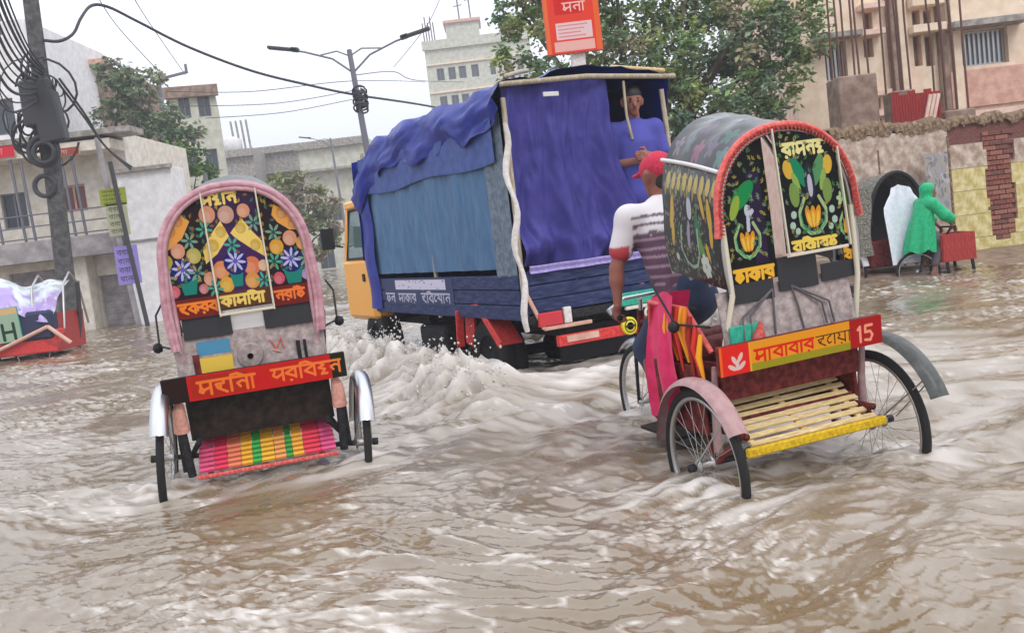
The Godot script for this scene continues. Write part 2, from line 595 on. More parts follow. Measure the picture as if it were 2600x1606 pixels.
func water_at(x: float, z: float) -> Vector2:
	# (height, foam share)
	var d := sqrt(x * x + z * z)
	var wx := x + 0.35 * nz.get_noise_2d(x * 0.5 + 40.0, z * 0.5)
	var wz := z + 0.35 * nz.get_noise_2d(x * 0.5, z * 0.5 + 90.0)
	var n1 := nz.get_noise_2d(wx * 0.55, wz * 1.1)
	var n2 := nz.get_noise_2d(wx * 1.5 + 7.0, wz * 3.4)
	var n3 := nz.get_noise_2d(wx * 4.2, wz * 9.0 + 31.0)
	var n4 := nz.get_noise_2d(wx * 11.0, wz * 21.0)
	var n5 := nz.get_noise_2d(wx * 27.0, wz * 48.0) if d < 9.0 else 0.0
	var chop := 0.55 + 0.45 * nz.get_noise_2d(x * 0.33 + 11.0, z * 0.33 - 5.0)
	var n0 := nz.get_noise_2d(wx * 0.30 + 20.0, wz * 1.5 + 0.25 * x)
	var h := 0.022 * n1 + 0.026 * n0 + chop * (0.026 * (0.5 - absf(n2)) + 0.024 * (0.4 - absf(n3)) + 0.0095 * (0.4 - absf(n4)) + 0.0022 * n5)
	var foam := smoothstep(0.38, 0.85, n0 + 0.35 * n3 + 0.2 * n4) * 0.15
	foam = maxf(foam, clampf((0.11 - absf(n2 + 0.35 * n3 + 0.12 * n4)) * 9.0, 0.0, 1.0) * clampf(chop * 2.2 - 0.9 + n4 * 0.5 + n5 * 0.3, 0.0, 1.0) * 0.75)
	# lacy strings of froth in patches
	var lx := wx + 0.10 * n3 + 0.03 * n4
	var lz := wz + 0.06 * n3
	var net := lace.get_noise_2d(lx * 2.6, lz * 5.2) + 1.0
	var net2 := lace.get_noise_2d(lx * 6.5 + 9.0, lz * 12.0) + 1.0
	var patch := smoothstep(0.0, 0.5, nz.get_noise_2d(x * 0.55 + 3.0, z * 0.7 + 8.0) + 0.25 * n2)
	foam = maxf(foam, patch * (clampf(1.1 - net * 5.0, 0.0, 1.0) * 0.9 + clampf(0.9 - net2 * 3.6, 0.0, 1.0) * 0.55) * clampf(0.75 + n4, 0.0, 1.0))
	# truck: s runs back from the tail, l across
	var q := Vector2(x - TR_POS.x, z - TR_POS.z)
	var s := q.x * sin(TR_YAW) + q.y * cos(TR_YAW)
	var l := q.x * cos(TR_YAW) - q.y * sin(TR_YAW)
	if s > -6.5 and s < 7.0 and absf(l) < 5.0:
		# churned banks along both sides
		var along := smoothstep(-6.0, -4.2, s) * (1.0 - smoothstep(-0.2, 1.8, s))
		var rag := 0.75 + 0.5 * n2 + 0.35 * n3 + 0.10 * n4
		var off := absf(l) - 1.12 - 0.10 * (s + 5.0) * 0.5
		var bank := exp(-off * off / 0.16) * along * rag * 0.29
		var skirt := exp(-off * off / 1.4) * along
		# tail turbulence
		var tail := exp(-(s - 0.25) * (s - 0.25) / 0.45) * exp(-l * l / 1.1) * 0.10 * rag
		h += bank + tail
		foam = maxf(foam, clampf(skirt * (0.26 + 0.6 * n2 + 0.5 * n3) + tail * 7.0, 0.0, 1.0))
		# transverse stern waves
		if s > 0.0:
			var a := smoothstep(0.3, 1.2, s) * exp(-s / 4.6) * exp(-l * l / 4.6)
			var ph := s - 0.22 * l * l / (1.0 + 0.2 * s) + 0.18 * n1
			h += a * 0.058 * sin(TAU * ph / 0.70)
			h += a * 0.014 * sin(TAU * ph / 0.27 + 2.0 * n1)
			foam = maxf(foam, a * clampf(0.5 + 0.7 * n2 + 0.4 * n3, 0.0, 1.0) * 0.8)
	for w in wheel_spots:
		var r: float = Vector2(x - w.x, z - w.y).length()
		if r < 1.3:
			var k := exp(-r * r / 0.35)
			h += 0.010 * k * sin(r * 34.0 + 3.0 * n1) + 0.022 * exp(-r * r / 0.018) * (0.7 + n3)
			foam = maxf(foam, exp(-r * r / 0.10) * clampf(0.45 + 1.1 * n3 + 0.6 * n4, 0.0, 1.0) * 0.9)
			foam = maxf(foam, k * clampf(0.25 + 0.9 * n2 + 0.8 * n3, 0.0, 1.0) * 0.8)
	var far := clampf(1.0 - (d - 25.0) / 40.0, 0.25, 1.0)
	return Vector2(h * far, clampf(foam, 0.0, 1.0))

func make_water():
	for f in [[RL_POS, RL_YAW, 1.105], [RR_POS, RR_YAW, 1.0]]:
		var b := Basis(Vector3.UP, f[1])
		for p in [Vector3(-0.52, 0, 0.1), Vector3(0.52, 0, 0.1), Vector3(0, 0, -1.75)]:
			var q: Vector3 = f[0] + b * (p * f[2])
			wheel_spots.append(Vector2(q.x, q.z))
	var mb := MB.new()
	var rows := 760
	var cols := 430
	var ds := PackedFloat32Array()
	var d := 1.6
	for i in rows:
		ds.append(d)
		d *= 1.0 + (0.0042 if i < 640 else 0.016)
	for i in rows:
		for j in cols:
			var x := (ds[i] * 0.62 + 0.9) * (2.0 * j / (cols - 1) - 1.0)
			var w := water_at(x, -ds[i])
			mb.v.append(Vector3(x, w.x, -ds[i]))
			var mud := 0.5 + 0.5 * nz.get_noise_2d(x * 0.4 - 60.0, ds[i] * 0.4)
			var base := Color(0.165, 0.112, 0.056).lerp(Color(0.215, 0.165, 0.115), mud)
			mb.c.append(base.lerp(Color(0.68, 0.63, 0.59), w.y))
			mb.u.append(Vector2(clampf(w.y * 1.6, 0.01, 0.99), 0.5))
	mb.n.resize(rows * cols)
	for i in rows:
		for j in cols:
			var a := i * cols + j
			var l: Vector3 = mb.v[a - 1 if j > 0 else a]
			var r: Vector3 = mb.v[a + 1 if j < cols - 1 else a]
			var u: Vector3 = mb.v[a + cols if i < rows - 1 else a]
			var dn: Vector3 = mb.v[a - cols if i > 0 else a]
			mb.n[a] = (r - l).cross(u - dn).normalized()
	for i in rows - 1:
		for j in cols - 1:
			var a := i * cols + j
			mb.ix.append_array([a, a + cols, a + 1, a + 1, a + cols, a + cols + 1])
	M.water = vcol(1.0)
	var rt := GradientTexture2D.new()
	var rg := Gradient.new()
	rg.set_color(0, Color(0.15, 0.15, 0.15)); rg.set_color(1, Color(0.75, 0.75, 0.75))
	rt.gradient = rg
	rt.width = 64; rt.height = 4
	M.water.roughness_texture = rt
	M.water.metallic_specular = 0.68
	struct("flood_water", mb, M.water)
	# the calm water round the churned part
	var o := MB.new()
	o.col = Color(0.21, 0.155, 0.105)
	o.quad(Vector3(-200, -0.07, 40), Vector3(200, -0.07, 40), Vector3(200, -0.07, -260), Vector3(-200, -0.07, -260))
	struct("water", o, M.water)


# drops thrown up along the truck's banks of foam
func make_spray():
	rng.seed = 404
	var drop := MB.new()
	drop.lathe([Vector2(0, 1), Vector2(0.7, 0.6), Vector2(1, 0), Vector2(0.7, -0.6), Vector2(0, -1)], Transform3D(), 6)
	var mm := MultiMesh.new()
	mm.transform_format = MultiMesh.TRANSFORM_3D
	mm.mesh = drop.mesh()
	var b := Basis(Vector3.UP, TR_YAW)
	var list := []
	for k in 2600:
		var s := -1 if rng.randf() < 0.8 else 1
		var z := -rng.randf_range(-0.6, 4.6)
		var clump := nz.get_noise_2d(z * 2.3, s * 9.0)
		if clump < -0.15: continue
		var l := s * (0.98 + absf(rng.randfn()) * 0.22 + 0.05 * (5.0 + z))
		var p := TR_POS + b * Vector3(l, 0, z)
		var h := water_at(p.x, p.z).x
		p.y = h + absf(rng.randfn()) * 0.10 * (0.4 + clump)
		var r := rng.randf_range(0.003, 0.010)
		list.append(Transform3D(Basis.from_scale(Vector3(r, r * rng.randf_range(0.8, 1.8), r)), p))
	mm.instance_count = list.size()
	for i in list.size():
		mm.set_instance_transform(i, list[i])
	var o := MultiMeshInstance3D.new()
	o.name = "spray"
	o.multimesh = mm
	o.material_override = mk(0.66, 0.62, 0.57, 0.4)
	add_child(o)
	tag(o, "pale spray thrown up beside the truck wheels", "spray")
	o.set_meta("kind", "stuff")

# ---------------------------------------------------------------- cycle rickshaws
func wheel(parent: Node, at: Vector3, R := 0.355, called := "wheel"):
	var ax := Transform3D(Basis(Vector3.BACK, PI / 2), Vector3.ZERO)
	var t := MB.new()
	var pr := []
	for k in 11:
		var a := TAU * k / 10.0
		pr.append(Vector2(R - 0.021 + 0.021 * cos(a), 0.021 * sin(a)))
	t.lathe(pr, ax, 56)
	var w := part(parent, called, t, M.tyre)
	w.position = at
	var r := MB.new()
	pr = []
	for k in 9:
		var a := TAU * k / 8.0
		pr.append(Vector2(R - 0.046 + 0.012 * cos(a), 0.015 * sin(a)))
	r.lathe(pr, ax, 48)
	part(w, "rim", r, M.steel)
	var s := MB.new()
	for k in 28:
		var a := TAU * k / 28.0
		var e := Vector3(0, cos(a), sin(a))
		var f := Vector3(0, cos(a + 0.5), sin(a + 0.5)) * 0.028 + Vector3(0.035 * (1 if k % 2 == 0 else -1), 0, 0)
		s.tube([f, e * (R - 0.05)], 0.0016, 4, false)
	part(w, "spokes", s, M.steel)
	var h := MB.new()
	h.lathe([Vector2(0, -0.055), Vector2(0.016, -0.055), Vector2(0.016, -0.04), Vector2(0.032, -0.038), Vector2(0.032, -0.03), Vector2(0.02, -0.026), Vector2(0.02, 0.026), Vector2(0.032, 0.03), Vector2(0.032, 0.038), Vector2(0.016, 0.04), Vector2(0.016, 0.055), Vector2(0, 0.055)], ax, 14)
	part(w, "hub", h, M.steel)
	return w

# curved mudguard over a wheel, from angle a0 (behind) over the top to a1 (in front)
func mudguard(parent: Node, at: Vector3, a0: float, a1: float, mat: Material, R := 0.385, W := 0.05):
	var mb := MB.new()
	var rows := []
	for i in 25:
		var a := lerpf(a0, a1, i / 24.0)
		var row := PackedVector3Array()
		for j in 9:
			var t := j / 4.0 - 1.0
			var rr := R + 0.018 * (1.0 - t * t) - (0.012 if absf(t) > 0.9 else 0.0)
			row.append(at + Vector3(t * W, sin(a) * rr, cos(a) * rr))
		rows.append(row)
	mb.grid(rows)
	var g := part(parent, "mudguard", mb, mat)
	var st := MB.new()
	for s in [-1, 1]:
		st.tube([at + Vector3(s * (W + 0.004), 0, 0), at + Vector3(s * (W + 0.004), sin(a0 + 0.25), cos(a0 + 0.25)) * (R - 0.004)], 0.004, 6)
	part(g, "stay", st, M.steel)

# hood section at share t from the rear bow (0) to the front bow (1)
func hood_pt(H: Dictionary, t: float, k: float) -> Vector3:
	var a: float = lerpf(H.a0, H.a1, t)
	var ys: float = lerpf(H.s0, H.s1, t)
	var yt: float = lerpf(H.t0, H.t1, t) + 0.012 * sin(t * PI)
	var yb: float = lerpf(H.b0, H.b1, t)
	var z: float = lerpf(H.z0, H.z1, t)
	var cx: float = H.cx
	if k < 0.2:
		return Vector3(cx - a - 0.015 * sin(k / 0.2 * PI), lerpf(yb, ys, k / 0.2), z)
	if k > 0.8:
		return Vector3(cx + a + 0.015 * sin((1 - k) / 0.2 * PI), lerpf(ys, yb, (k - 0.8) / 0.2), z)
	var g := PI * (1.0 - (k - 0.2) / 0.6)
	var cs := cos(g)
	return Vector3(cx + a * signf(cs) * pow(absf(cs), 0.9), ys + (yt - ys) * pow(maxf(sin(g), 0.0), 0.92), z)

func hood_top(H: Dictionary, x: float) -> float:
	var c: float = clampf(absf(x - H.cx) / H.a0, 0.0, 1.0)
	return H.s0 + (H.t0 - H.s0) * pow(maxf(1.0 - pow(c, 2.0 / 0.9), 0.0), 0.46)

# flat painted panel closing the rear of the hood between x0 and x1
func rear_panel(parent: Node, called: String, H: Dictionary, x0: float, x1: float, yb: float, z: float, mat: Material, inset := 0.02, ytop := 9.0):
	var mb := MB.new()
	var rows := [PackedVector3Array(), PackedVector3Array(), PackedVector3Array()]
	var n := 13
	for i in n:
		var x := lerpf(x0, x1, float(i) / (n - 1))
		var yt: float = minf(maxf(hood_top(H, x) - inset, yb + 0.01), ytop)
		for r in 3:
			rows[r].append(Vector3(x, lerpf(yb, yt, r / 2.0), z + 0.006 * sin(r * 1.5)))
	mb.grid(rows)
	for i in mb.v.size():
		mb.u[i] = Vector2((mb.v[i].x - H.cx + H.a0 * 1.07) / (H.a0 * 2.14), (1.88 - mb.v[i].y) / 0.78)
	# the back of the panel, a finger's width in front
	var back := []
	for r in 3:
		var row := PackedVector3Array()
		for p in rows[2 - r]:
			row.append(p + Vector3(0, 0, -0.008))
		back.append(row)
	mb.grid(back)
	return part(parent, called, mb, mat)

func art_fruit() -> Texture2D:
	var c := Canvas.new(460, 390, Color(0.13, 0.07, 0.10))
	# from the look of the panel: axes lean with the rickshaw
	var A := func(px: float, py: float) -> Vector2:
		var x := ((px - 930.0) + (1290.0 - py) * 0.11) / 1500.0
		var y := 1.14 + ((1290.0 - py) - (px - 930.0) * 0.105) / 1560.0
		return Vector2((x + 0.46) / 0.92 * 460.0, (1.88 - y) / 0.78 * 390.0)
	var k := 460.0 / 0.92 / 1500.0
	var O := func(px, py, r, col): 
		var p: Vector2 = A.call(px, py)
		c.ell(p.x, p.y, r * k, r * k, 0, col)
		c.ell(p.x - r * k * 0.2, p.y + r * k * 0.2, r * k * 0.6, r * k * 0.6, 0, Color(col).lightened(0.18))
	var purple := Color(0.27, 0.11, 0.36)
	c.rect(150, 0, 160, 390, Color(0.2, 0.1, 0.24))
	var top: Vector2 = A.call(880, 820)
	c.ell(top.x, top.y + 20, 80, 90, 0, purple)
	var yel := Color(0.93, 0.80, 0.42)
	var ora := Color(0.90, 0.62, 0.28)
	var pch := Color(0.90, 0.62, 0.48)
	# head letters
	var w: Vector2 = A.call(600, 370)
	c.word(["ma", "ha", "aa", "na"], w.x, w.y - 10, 32, yel, 0.26)
	# side leaves
	for s in [[[250, 780], [280, 620], [400, 480], [500, 560], [430, 700], [300, 800]], [[1200, 520], [1220, 430], [1380, 500], [1450, 640], [1350, 640], [1250, 580]]]:
		var pp := PackedVector2Array()
		for q in s: pp.append(A.call(q[0], q[1]))
		c.poly(pp, ora)
	for q in [[330, 640, 50], [400, 560, 44], [1290, 500, 48], [1380, 590, 40]]: 
		O.call(q[0], q[1], q[2], Color(0.86, 0.57, 0.30))
	for q in [[650, 510, 70, pch], [810, 510, 70, Color(0.83, 0.64, 0.55)], [960, 480, 56, pch], [390, 800, 60, pch], [520, 840, 62, Color(0.78, 0.72, 0.35)], [280, 890, 62, Color(0.78, 0.70, 0.22)], [750, 960, 72, Color(0.93, 0.58, 0.36)], [1010, 930, 74, Color(0.92, 0.50, 0.32)], [790, 1080, 62, Color(0.92, 0.70, 0.22)], [1010, 1050, 64, ora], [650, 1030, 56, pch], [1110, 930, 46, Color(0.92, 0.75, 0.6)], [1350, 710, 62, pch], [1230, 780, 62, Color(0.93, 0.66, 0.2)], [1460, 750, 58, ora], [1240, 1040, 50, Color(0.88, 0.35, 0.45)], [340, 1130, 50, Color(0.88, 0.4, 0.45)], [1480, 1010, 44, Color(0.70, 0.55, 0.78)], [590, 1110, 40, Color(0.82, 0.5, 0.5)]]:
		O.call(q[0], q[1], q[2], q[3])
	# butterfly wings
	for s in [[[830, 690], [760, 560], [660, 690], [600, 790], [620, 910], [720, 830], [800, 720]], [[840, 660], [940, 540], [1030, 650], [1110, 730], [1130, 860], [1000, 780], [880, 700]]]:
		var pp := PackedVector2Array()
		for q in s: pp.append(A.call(q[0], q[1]))
		c.poly(pp, yel)
	for q in [[690, 760, 50], [760, 650, 46], [930, 620, 46], [1050, 760, 46]]:
		O.call(q[0], q[1], q[2], Color(0.88, 0.72, 0.30))
	# pots and their flowers
	for q in [[470, 1090, 80, 62], [880, 1030, 60, 66], [1370, 1020, 88, 62]]:
		var p: Vector2 = A.call(q[0], q[1])
		var a: float = q[2] * k
		var b: float = q[3] * k
		c.poly(PackedVector2Array([p + Vector2(-a, -b), p + Vector2(a, -b), p + Vector2(a * 0.65, b), p + Vector2(-a * 0.65, b)]), Color(0.06, 0.50, 0.45))
		c.rect(p.x - a, p.y - b, a * 2, 5, Color(0.1, 0.62, 0.52))
	for q in [[420, 950], [870, 890], [1350, 880]]:
		var p: Vector2 = A.call(q[0], q[1])
		c.ell(p.x, p.y + 4, 34, 32, 0, Color(0.10, 0.10, 0.42))
		c.flower(p.x, p.y, 30, 8, Color(0.80, 0.78, 0.97), Color(0.4, 0.35, 0.8), 0.13)
	for q in [[620, 630, 0], [1040, 580, 1], [850, 760, 0], [690, 1110, 0], [1110, 1050, 0], [490, 720, 1], [1210, 660, 1], [280, 1010, 1], [1480, 880, 1], [540, 980, 1], [1205, 900, 0]]:
		var p: Vector2 = A.call(q[0], q[1])
		c.flower(p.x, p.y, 24, 6, Color(0.30, 0.72, 0.58) if q[2] == 0 else Color(0.50, 0.68, 0.58), Color(0.15, 0.3, 0.35), 0.16)
	# lettered bands at the foot
	c.rect(0, 322, 160, 52, Color(0.45, 0.10, 0.08))
	c.rect(310, 322, 160, 52, Color(0.45, 0.10, 0.08))
	c.rect(155, 318, 160, 44, Color(0.36, 0.20, 0.10))
	c.word(["da", "ka", "ra", "ba"], 42, 330, 30, Color(0.95, 0.52, 0.16), 0.24)
	c.word(["na", "ra", "i", "ta"], 322, 330, 28, Color(0.95, 0.48, 0.2), 0.24)
	c.word(["ka", "aa", "ma", "i", "pa", "aa"], 165, 324, 30, Color(0.93, 0.80, 0.40), 0.25)
	var dr := RandomNumberGenerator.new()
	dr.seed = 5
	for _k in 420:
		var px := dr.randi_range(6, 453)
		var py := dr.randi_range(6, 312)
		if c.im.get_pixel(px, py).get_luminance() < 0.13:
			var g := dr.randf() * TAU
			var dc: Color = [Color(0.72, 0.58, 0.22), Color(0.55, 0.42, 0.16), Color(0.25, 0.48, 0.36)][dr.randi() % 3]
			for d in 3:
				c.ell(px + cos(g + d * 0.8) * 5.0, py + sin(g + d * 0.8) * 5.0, 4.5, 1.7, g + d * 0.8, dc)
	return c.tex()

func motif(c: Canvas, x: float, y: float, s: float):
	# flame in a leafy lyre
	for d in [-1, 1]:
		c.path([Vector2(x + d * 20 * s, y - 34 * s), Vector2(x + d * 36 * s, y - 8 * s), Vector2(x + d * 34 * s, y + 16 * s), Vector2(x + d * 14 * s, y + 34 * s), Vector2(x, y + 38 * s)], 8 * s, Color(0.62, 0.72, 0.5))
		c.path([Vector2(x + d * 34 * s, y - 4 * s), Vector2(x + d * 30 * s, y + 20 * s), Vector2(x, y + 42 * s)], 4 * s, Color(0.3, 0.62, 0.45))
	for d in [-1, 0, 1]:
		c.ell(x + d * 12 * s, y + 4 * s, 8 * s, 22 * s, d * 0.25, Color(0.93, 0.62, 0.13))
		c.ell(x + d * 12 * s, y + 8 * s, 4 * s, 15 * s, d * 0.25, Color(0.98, 0.80, 0.30))

func art_birds() -> Texture2D:
	var c := Canvas.new(460, 390, Color(0.05, 0.045, 0.06))
	var P := func(x: float, y: float) -> Vector2:
		return Vector2((x + 0.46) / 0.92 * 460.0, (1.88 - y) / 0.78 * 390.0)
	var yel := Color(0.88, 0.80, 0.42)
	# middle panel
	var o := Vector2(299, 190)
	c.word(["ra", "aa", "ma", "na", "ha"], o.x - 74, o.y - 122, 32, Color(0.90, 0.86, 0.58), 0.26)
	for d in [-1, 1]:
		c.ell(o.x + d * 62, o.y - 60, 15, 22, d * 0.2, Color(0.9, 0.72, 0.25))
		c.ell(o.x + d * 28, o.y - 50, 15, 40, d * 0.5, Color(0.05, 0.55, 0.38) if d < 0 else Color(0.35, 0.6, 0.38))
		c.ell(o.x + d * 42, o.y - 28, 9, 26, d * 0.35, Color(0.6, 0.72, 0.35))
		c.ell(o.x + d * 52, o.y - 2, 15, 28, d * 0.1, Color(0.50, 0.62, 0.30))
		for q in [[60, 42, 9], [66, 66, 9], [52, 80, 8]]:
			c.ell(o.x + d * q[0], o.y + q[1], q[2], q[2], 0, Color(0.72, 0.82, 0.76))
	c.ell(o.x, o.y - 26, 16, 44, 0, Color(0.12, 0.14, 0.22))
	c.ell(o.x, o.y - 18, 8, 26, 0, Color(0.78, 0.76, 0.84))
	motif(c, o.x, o.y + 48, 1.15)
	c.rect(o.x - 78, o.y + 94, 156, 40, Color(0.10, 0.09, 0.06))
	c.word(["ba", "i", "ka", "aa", "ra", "ta"], o.x - 74, o.y + 98, 30, Color(0.93, 0.80, 0.35), 0.26)
	# side panels
	var l := Vector2(102, 230)
	c.rect(l.x + 18, l.y - 110, 40, 230, Color(0.15, 0.09, 0.22))
	c.ell(l.x - 2, l.y - 58, 20, 46, 0.9, Color(0.06, 0.58, 0.30))
	c.ell(l.x - 28, l.y - 34, 12, 30, 0.5, Color(0.62, 0.72, 0.25))
	c.path([l + Vector2(6, 18), l + Vector2(8, -8), l + Vector2(22, -22)], 11, Color(0.74, 0.74, 0.82))
	c.ell(l.x + 8, l.y - 24, 9, 14, 0, Color(0.82, 0.82, 0.88))
	motif(c, l.x, l.y + 40, 1.05)
	c.rect(l.x - 60, l.y + 96, 130, 44, Color(0.10, 0.08, 0.05))
	c.word(["ta", "aa", "ka", "aa", "ra"], l.x - 52, l.y + 100, 32, Color(0.95, 0.72, 0.2), 0.28)
	var r := Vector2(412, 220)
	c.ell(r.x + 4, r.y - 40, 14, 44, -0.4, Color(0.45, 0.60, 0.30))
	c.ell(r.x + 14, r.y - 2, 14, 36, 0.1, Color(0.30, 0.52, 0.22))
	c.flower(r.x - 18, r.y - 8, 18, 6, Color(0.72, 0.85, 0.62), Color(0.4, 0.6, 0.4), 0.3)
	motif(c, r.x + 4, r.y + 50, 0.95)
	c.word(["na", "i", "ba", "aa"], r.x - 50, r.y + 110, 26, Color(0.93, 0.68, 0.2), 0.28)
	var dr := RandomNumberGenerator.new()
	dr.seed = 6
	for _k in 420:
		var px := dr.randi_range(6, 453)
		var py := dr.randi_range(6, 312)
		if c.im.get_pixel(px, py).get_luminance() < 0.13:
			var g := dr.randf() * TAU
			var dc: Color = [Color(0.62, 0.58, 0.24), Color(0.24, 0.46, 0.26), Color(0.45, 0.55, 0.42)][dr.randi() % 3]
			for d in 3:
				c.ell(px + cos(g + d * 0.8) * 5.0, py + sin(g + d * 0.8) * 5.0, 4.5, 1.7, g + d * 0.8, dc)
	return c.tex()

func art_hood() -> Texture2D:
	# u runs from the left hem over the top to the right hem, v from the rear bow to the front
	var c := Canvas.new(900, 420, Color(0.045, 0.045, 0.055))
	for side in [0, 1]:
		var X := func(u: float) -> float: return (u if side == 0 else 1.0 - u) * 900.0
		# letters, birds and flowers on the flank (u 0.02 .. 0.30); up the flank is +u
		for k in 9:
			c.ell(X.call(0.265), 40 + k * 42, 20, 15, 0, Color(0.78, 0.68, 0.28))
			c.ell(X.call(0.245), 56 + k * 42, 14, 8, 0, Color(0.62, 0.52, 0.18))
		for q in [[0.20, 70, 36, 15, 0.3], [0.15, 60, 34, 12, 0.1], [0.19, 350, 40, 15, -0.3], [0.13, 345, 34, 12, -0.1], [0.22, 120, 28, 10, 0.6], [0.10, 90, 26, 10, 0.4]]:
			c.ell(X.call(q[0]), q[1], q[2], q[3], q[4], Color(0.86, 0.68, 0.2))
		c.ell(X.call(0.14), 150, 66, 17, 0.35, Color(0.06, 0.46, 0.30))
		c.ell(X.call(0.10), 128, 40, 13, 0.5, Color(0.45, 0.60, 0.22))
		c.ell(X.call(0.21), 215, 22, 18, 0, Color(0.80, 0.80, 0.84))
		c.ell(X.call(0.14), 225, 40, 11, 0, Color(0.66, 0.60, 0.72))
		for d in [-1, 1]:
			c.path([Vector2(X.call(0.16), 220 + d * 60), Vector2(X.call(0.09), 220 + d * 66), Vector2(X.call(0.05), 220 + d * 36), Vector2(X.call(0.04), 220)], 10, Color(0.56, 0.68, 0.58))
		c.flower(X.call(0.055), 120, 34, 7, Color(0.88, 0.9, 0.86), Color(0.7, 0.75, 0.6), 0.34)
		c.ell(X.call(0.06), 330, 12, 12, 0, Color(0.8, 0.85, 0.8))
		# band of faded flowers above the pale strip
		for q in [[0.345, 60, Color(0.25, 0.42, 0.40), 34], [0.36, 140, Color(0.36, 0.28, 0.38), 30], [0.345, 220, Color(0.50, 0.24, 0.36), 34], [0.36, 300, Color(0.26, 0.30, 0.36), 30], [0.35, 370, Color(0.46, 0.38, 0.44), 26], [0.41, 100, Color(0.15, 0.35, 0.33), 30], [0.42, 260, Color(0.28, 0.17, 0.3), 30]]:
			for d in 5:
				c.ell(X.call(q[0]) + cos(d * 1.3) * 16, q[1] + sin(d * 1.3) * 16, q[3] * 0.5, q[3] * 0.3, d * 1.3, q[2])
	var dr := RandomNumberGenerator.new()
	dr.seed = 7
	for _k in 420:
		var px := dr.randi_range(6, 270)
		var py := dr.randi_range(6, 412)
		if c.im.get_pixel(px, py).get_luminance() < 0.13:
			var g := dr.randf() * TAU
			var dc: Color = [Color(0.62, 0.55, 0.22), Color(0.20, 0.40, 0.26), Color(0.5, 0.5, 0.5)][dr.randi() % 3]
			for d in 3:
				c.ell(px + cos(g + d * 0.8) * 5.0, py + sin(g + d * 0.8) * 5.0, 4.5, 1.7, g + d * 0.8, dc)
	return c.tex()

func board_tex(kind: String) -> Texture2D:
	if kind == "birds":
		var c := Canvas.new(516, 78, Color(0.92, 0.60, 0.10))
		c.rect(0, 58, 516, 20, Color(0.62, 0.58, 0.10))
		c.rect(0, 0, 90, 78, Color(0.90, 0.14, 0.10))
		c.rect(410, 0, 106, 78, Color(0.68, 0.07, 0.07))
		c.rect(0, 0, 8, 78, Color(0.95, 0.40, 0.10))
		c.rect(90, 0, 6, 78, Color(0.97, 0.62, 0.2))
		for p in [[44, 40, -0.5], [62, 34, 0.5], [36, 58, -1.0], [66, 56, 0.8], [52, 54, 0.0]]:
			c.ell(p[0], p[1], 6, 14, p[2], Color(0.97, 0.82, 0.80))
		c.word(["ma", "aa"], 106, 18, 38, Color(0.88, 0.10, 0.08), 0.17)
		c.word(["ba", "aa", "ba", "aa", "ra"], 162, 18, 36, Color(0.88, 0.10, 0.08), 0.17)
		c.word(["da", "e", "aa", "ya", "aa"], 300, 18, 34, Color(0.25, 0.15, 0.02), 0.11)
		c.word(["1", "5"], 426, 14, 50, Color(0.97, 0.62, 0.50), 0.15, false)
		return c.tex()
	var c := Canvas.new(588, 78, Color(0.16, 0.07, 0.05))
	c.rect(80, 0, 460, 78, Color(0.80, 0.10, 0.08))
	c.rect(90, 6, 180, 66, Color(0.70, 0.14, 0.06))
	c.rect(545, 0, 43, 78, Color(0.10, 0.12, 0.06))
	c.word(["ma", "da", "i", "na", "aa"], 110, 14, 50, Color(0.96, 0.48, 0.16), 0.17)
	c.word(["pa", "ra", "i", "ba", "ha", "na"], 345, 12, 46, Color(0.97, 0.50, 0.20), 0.17)
	return c.tex()

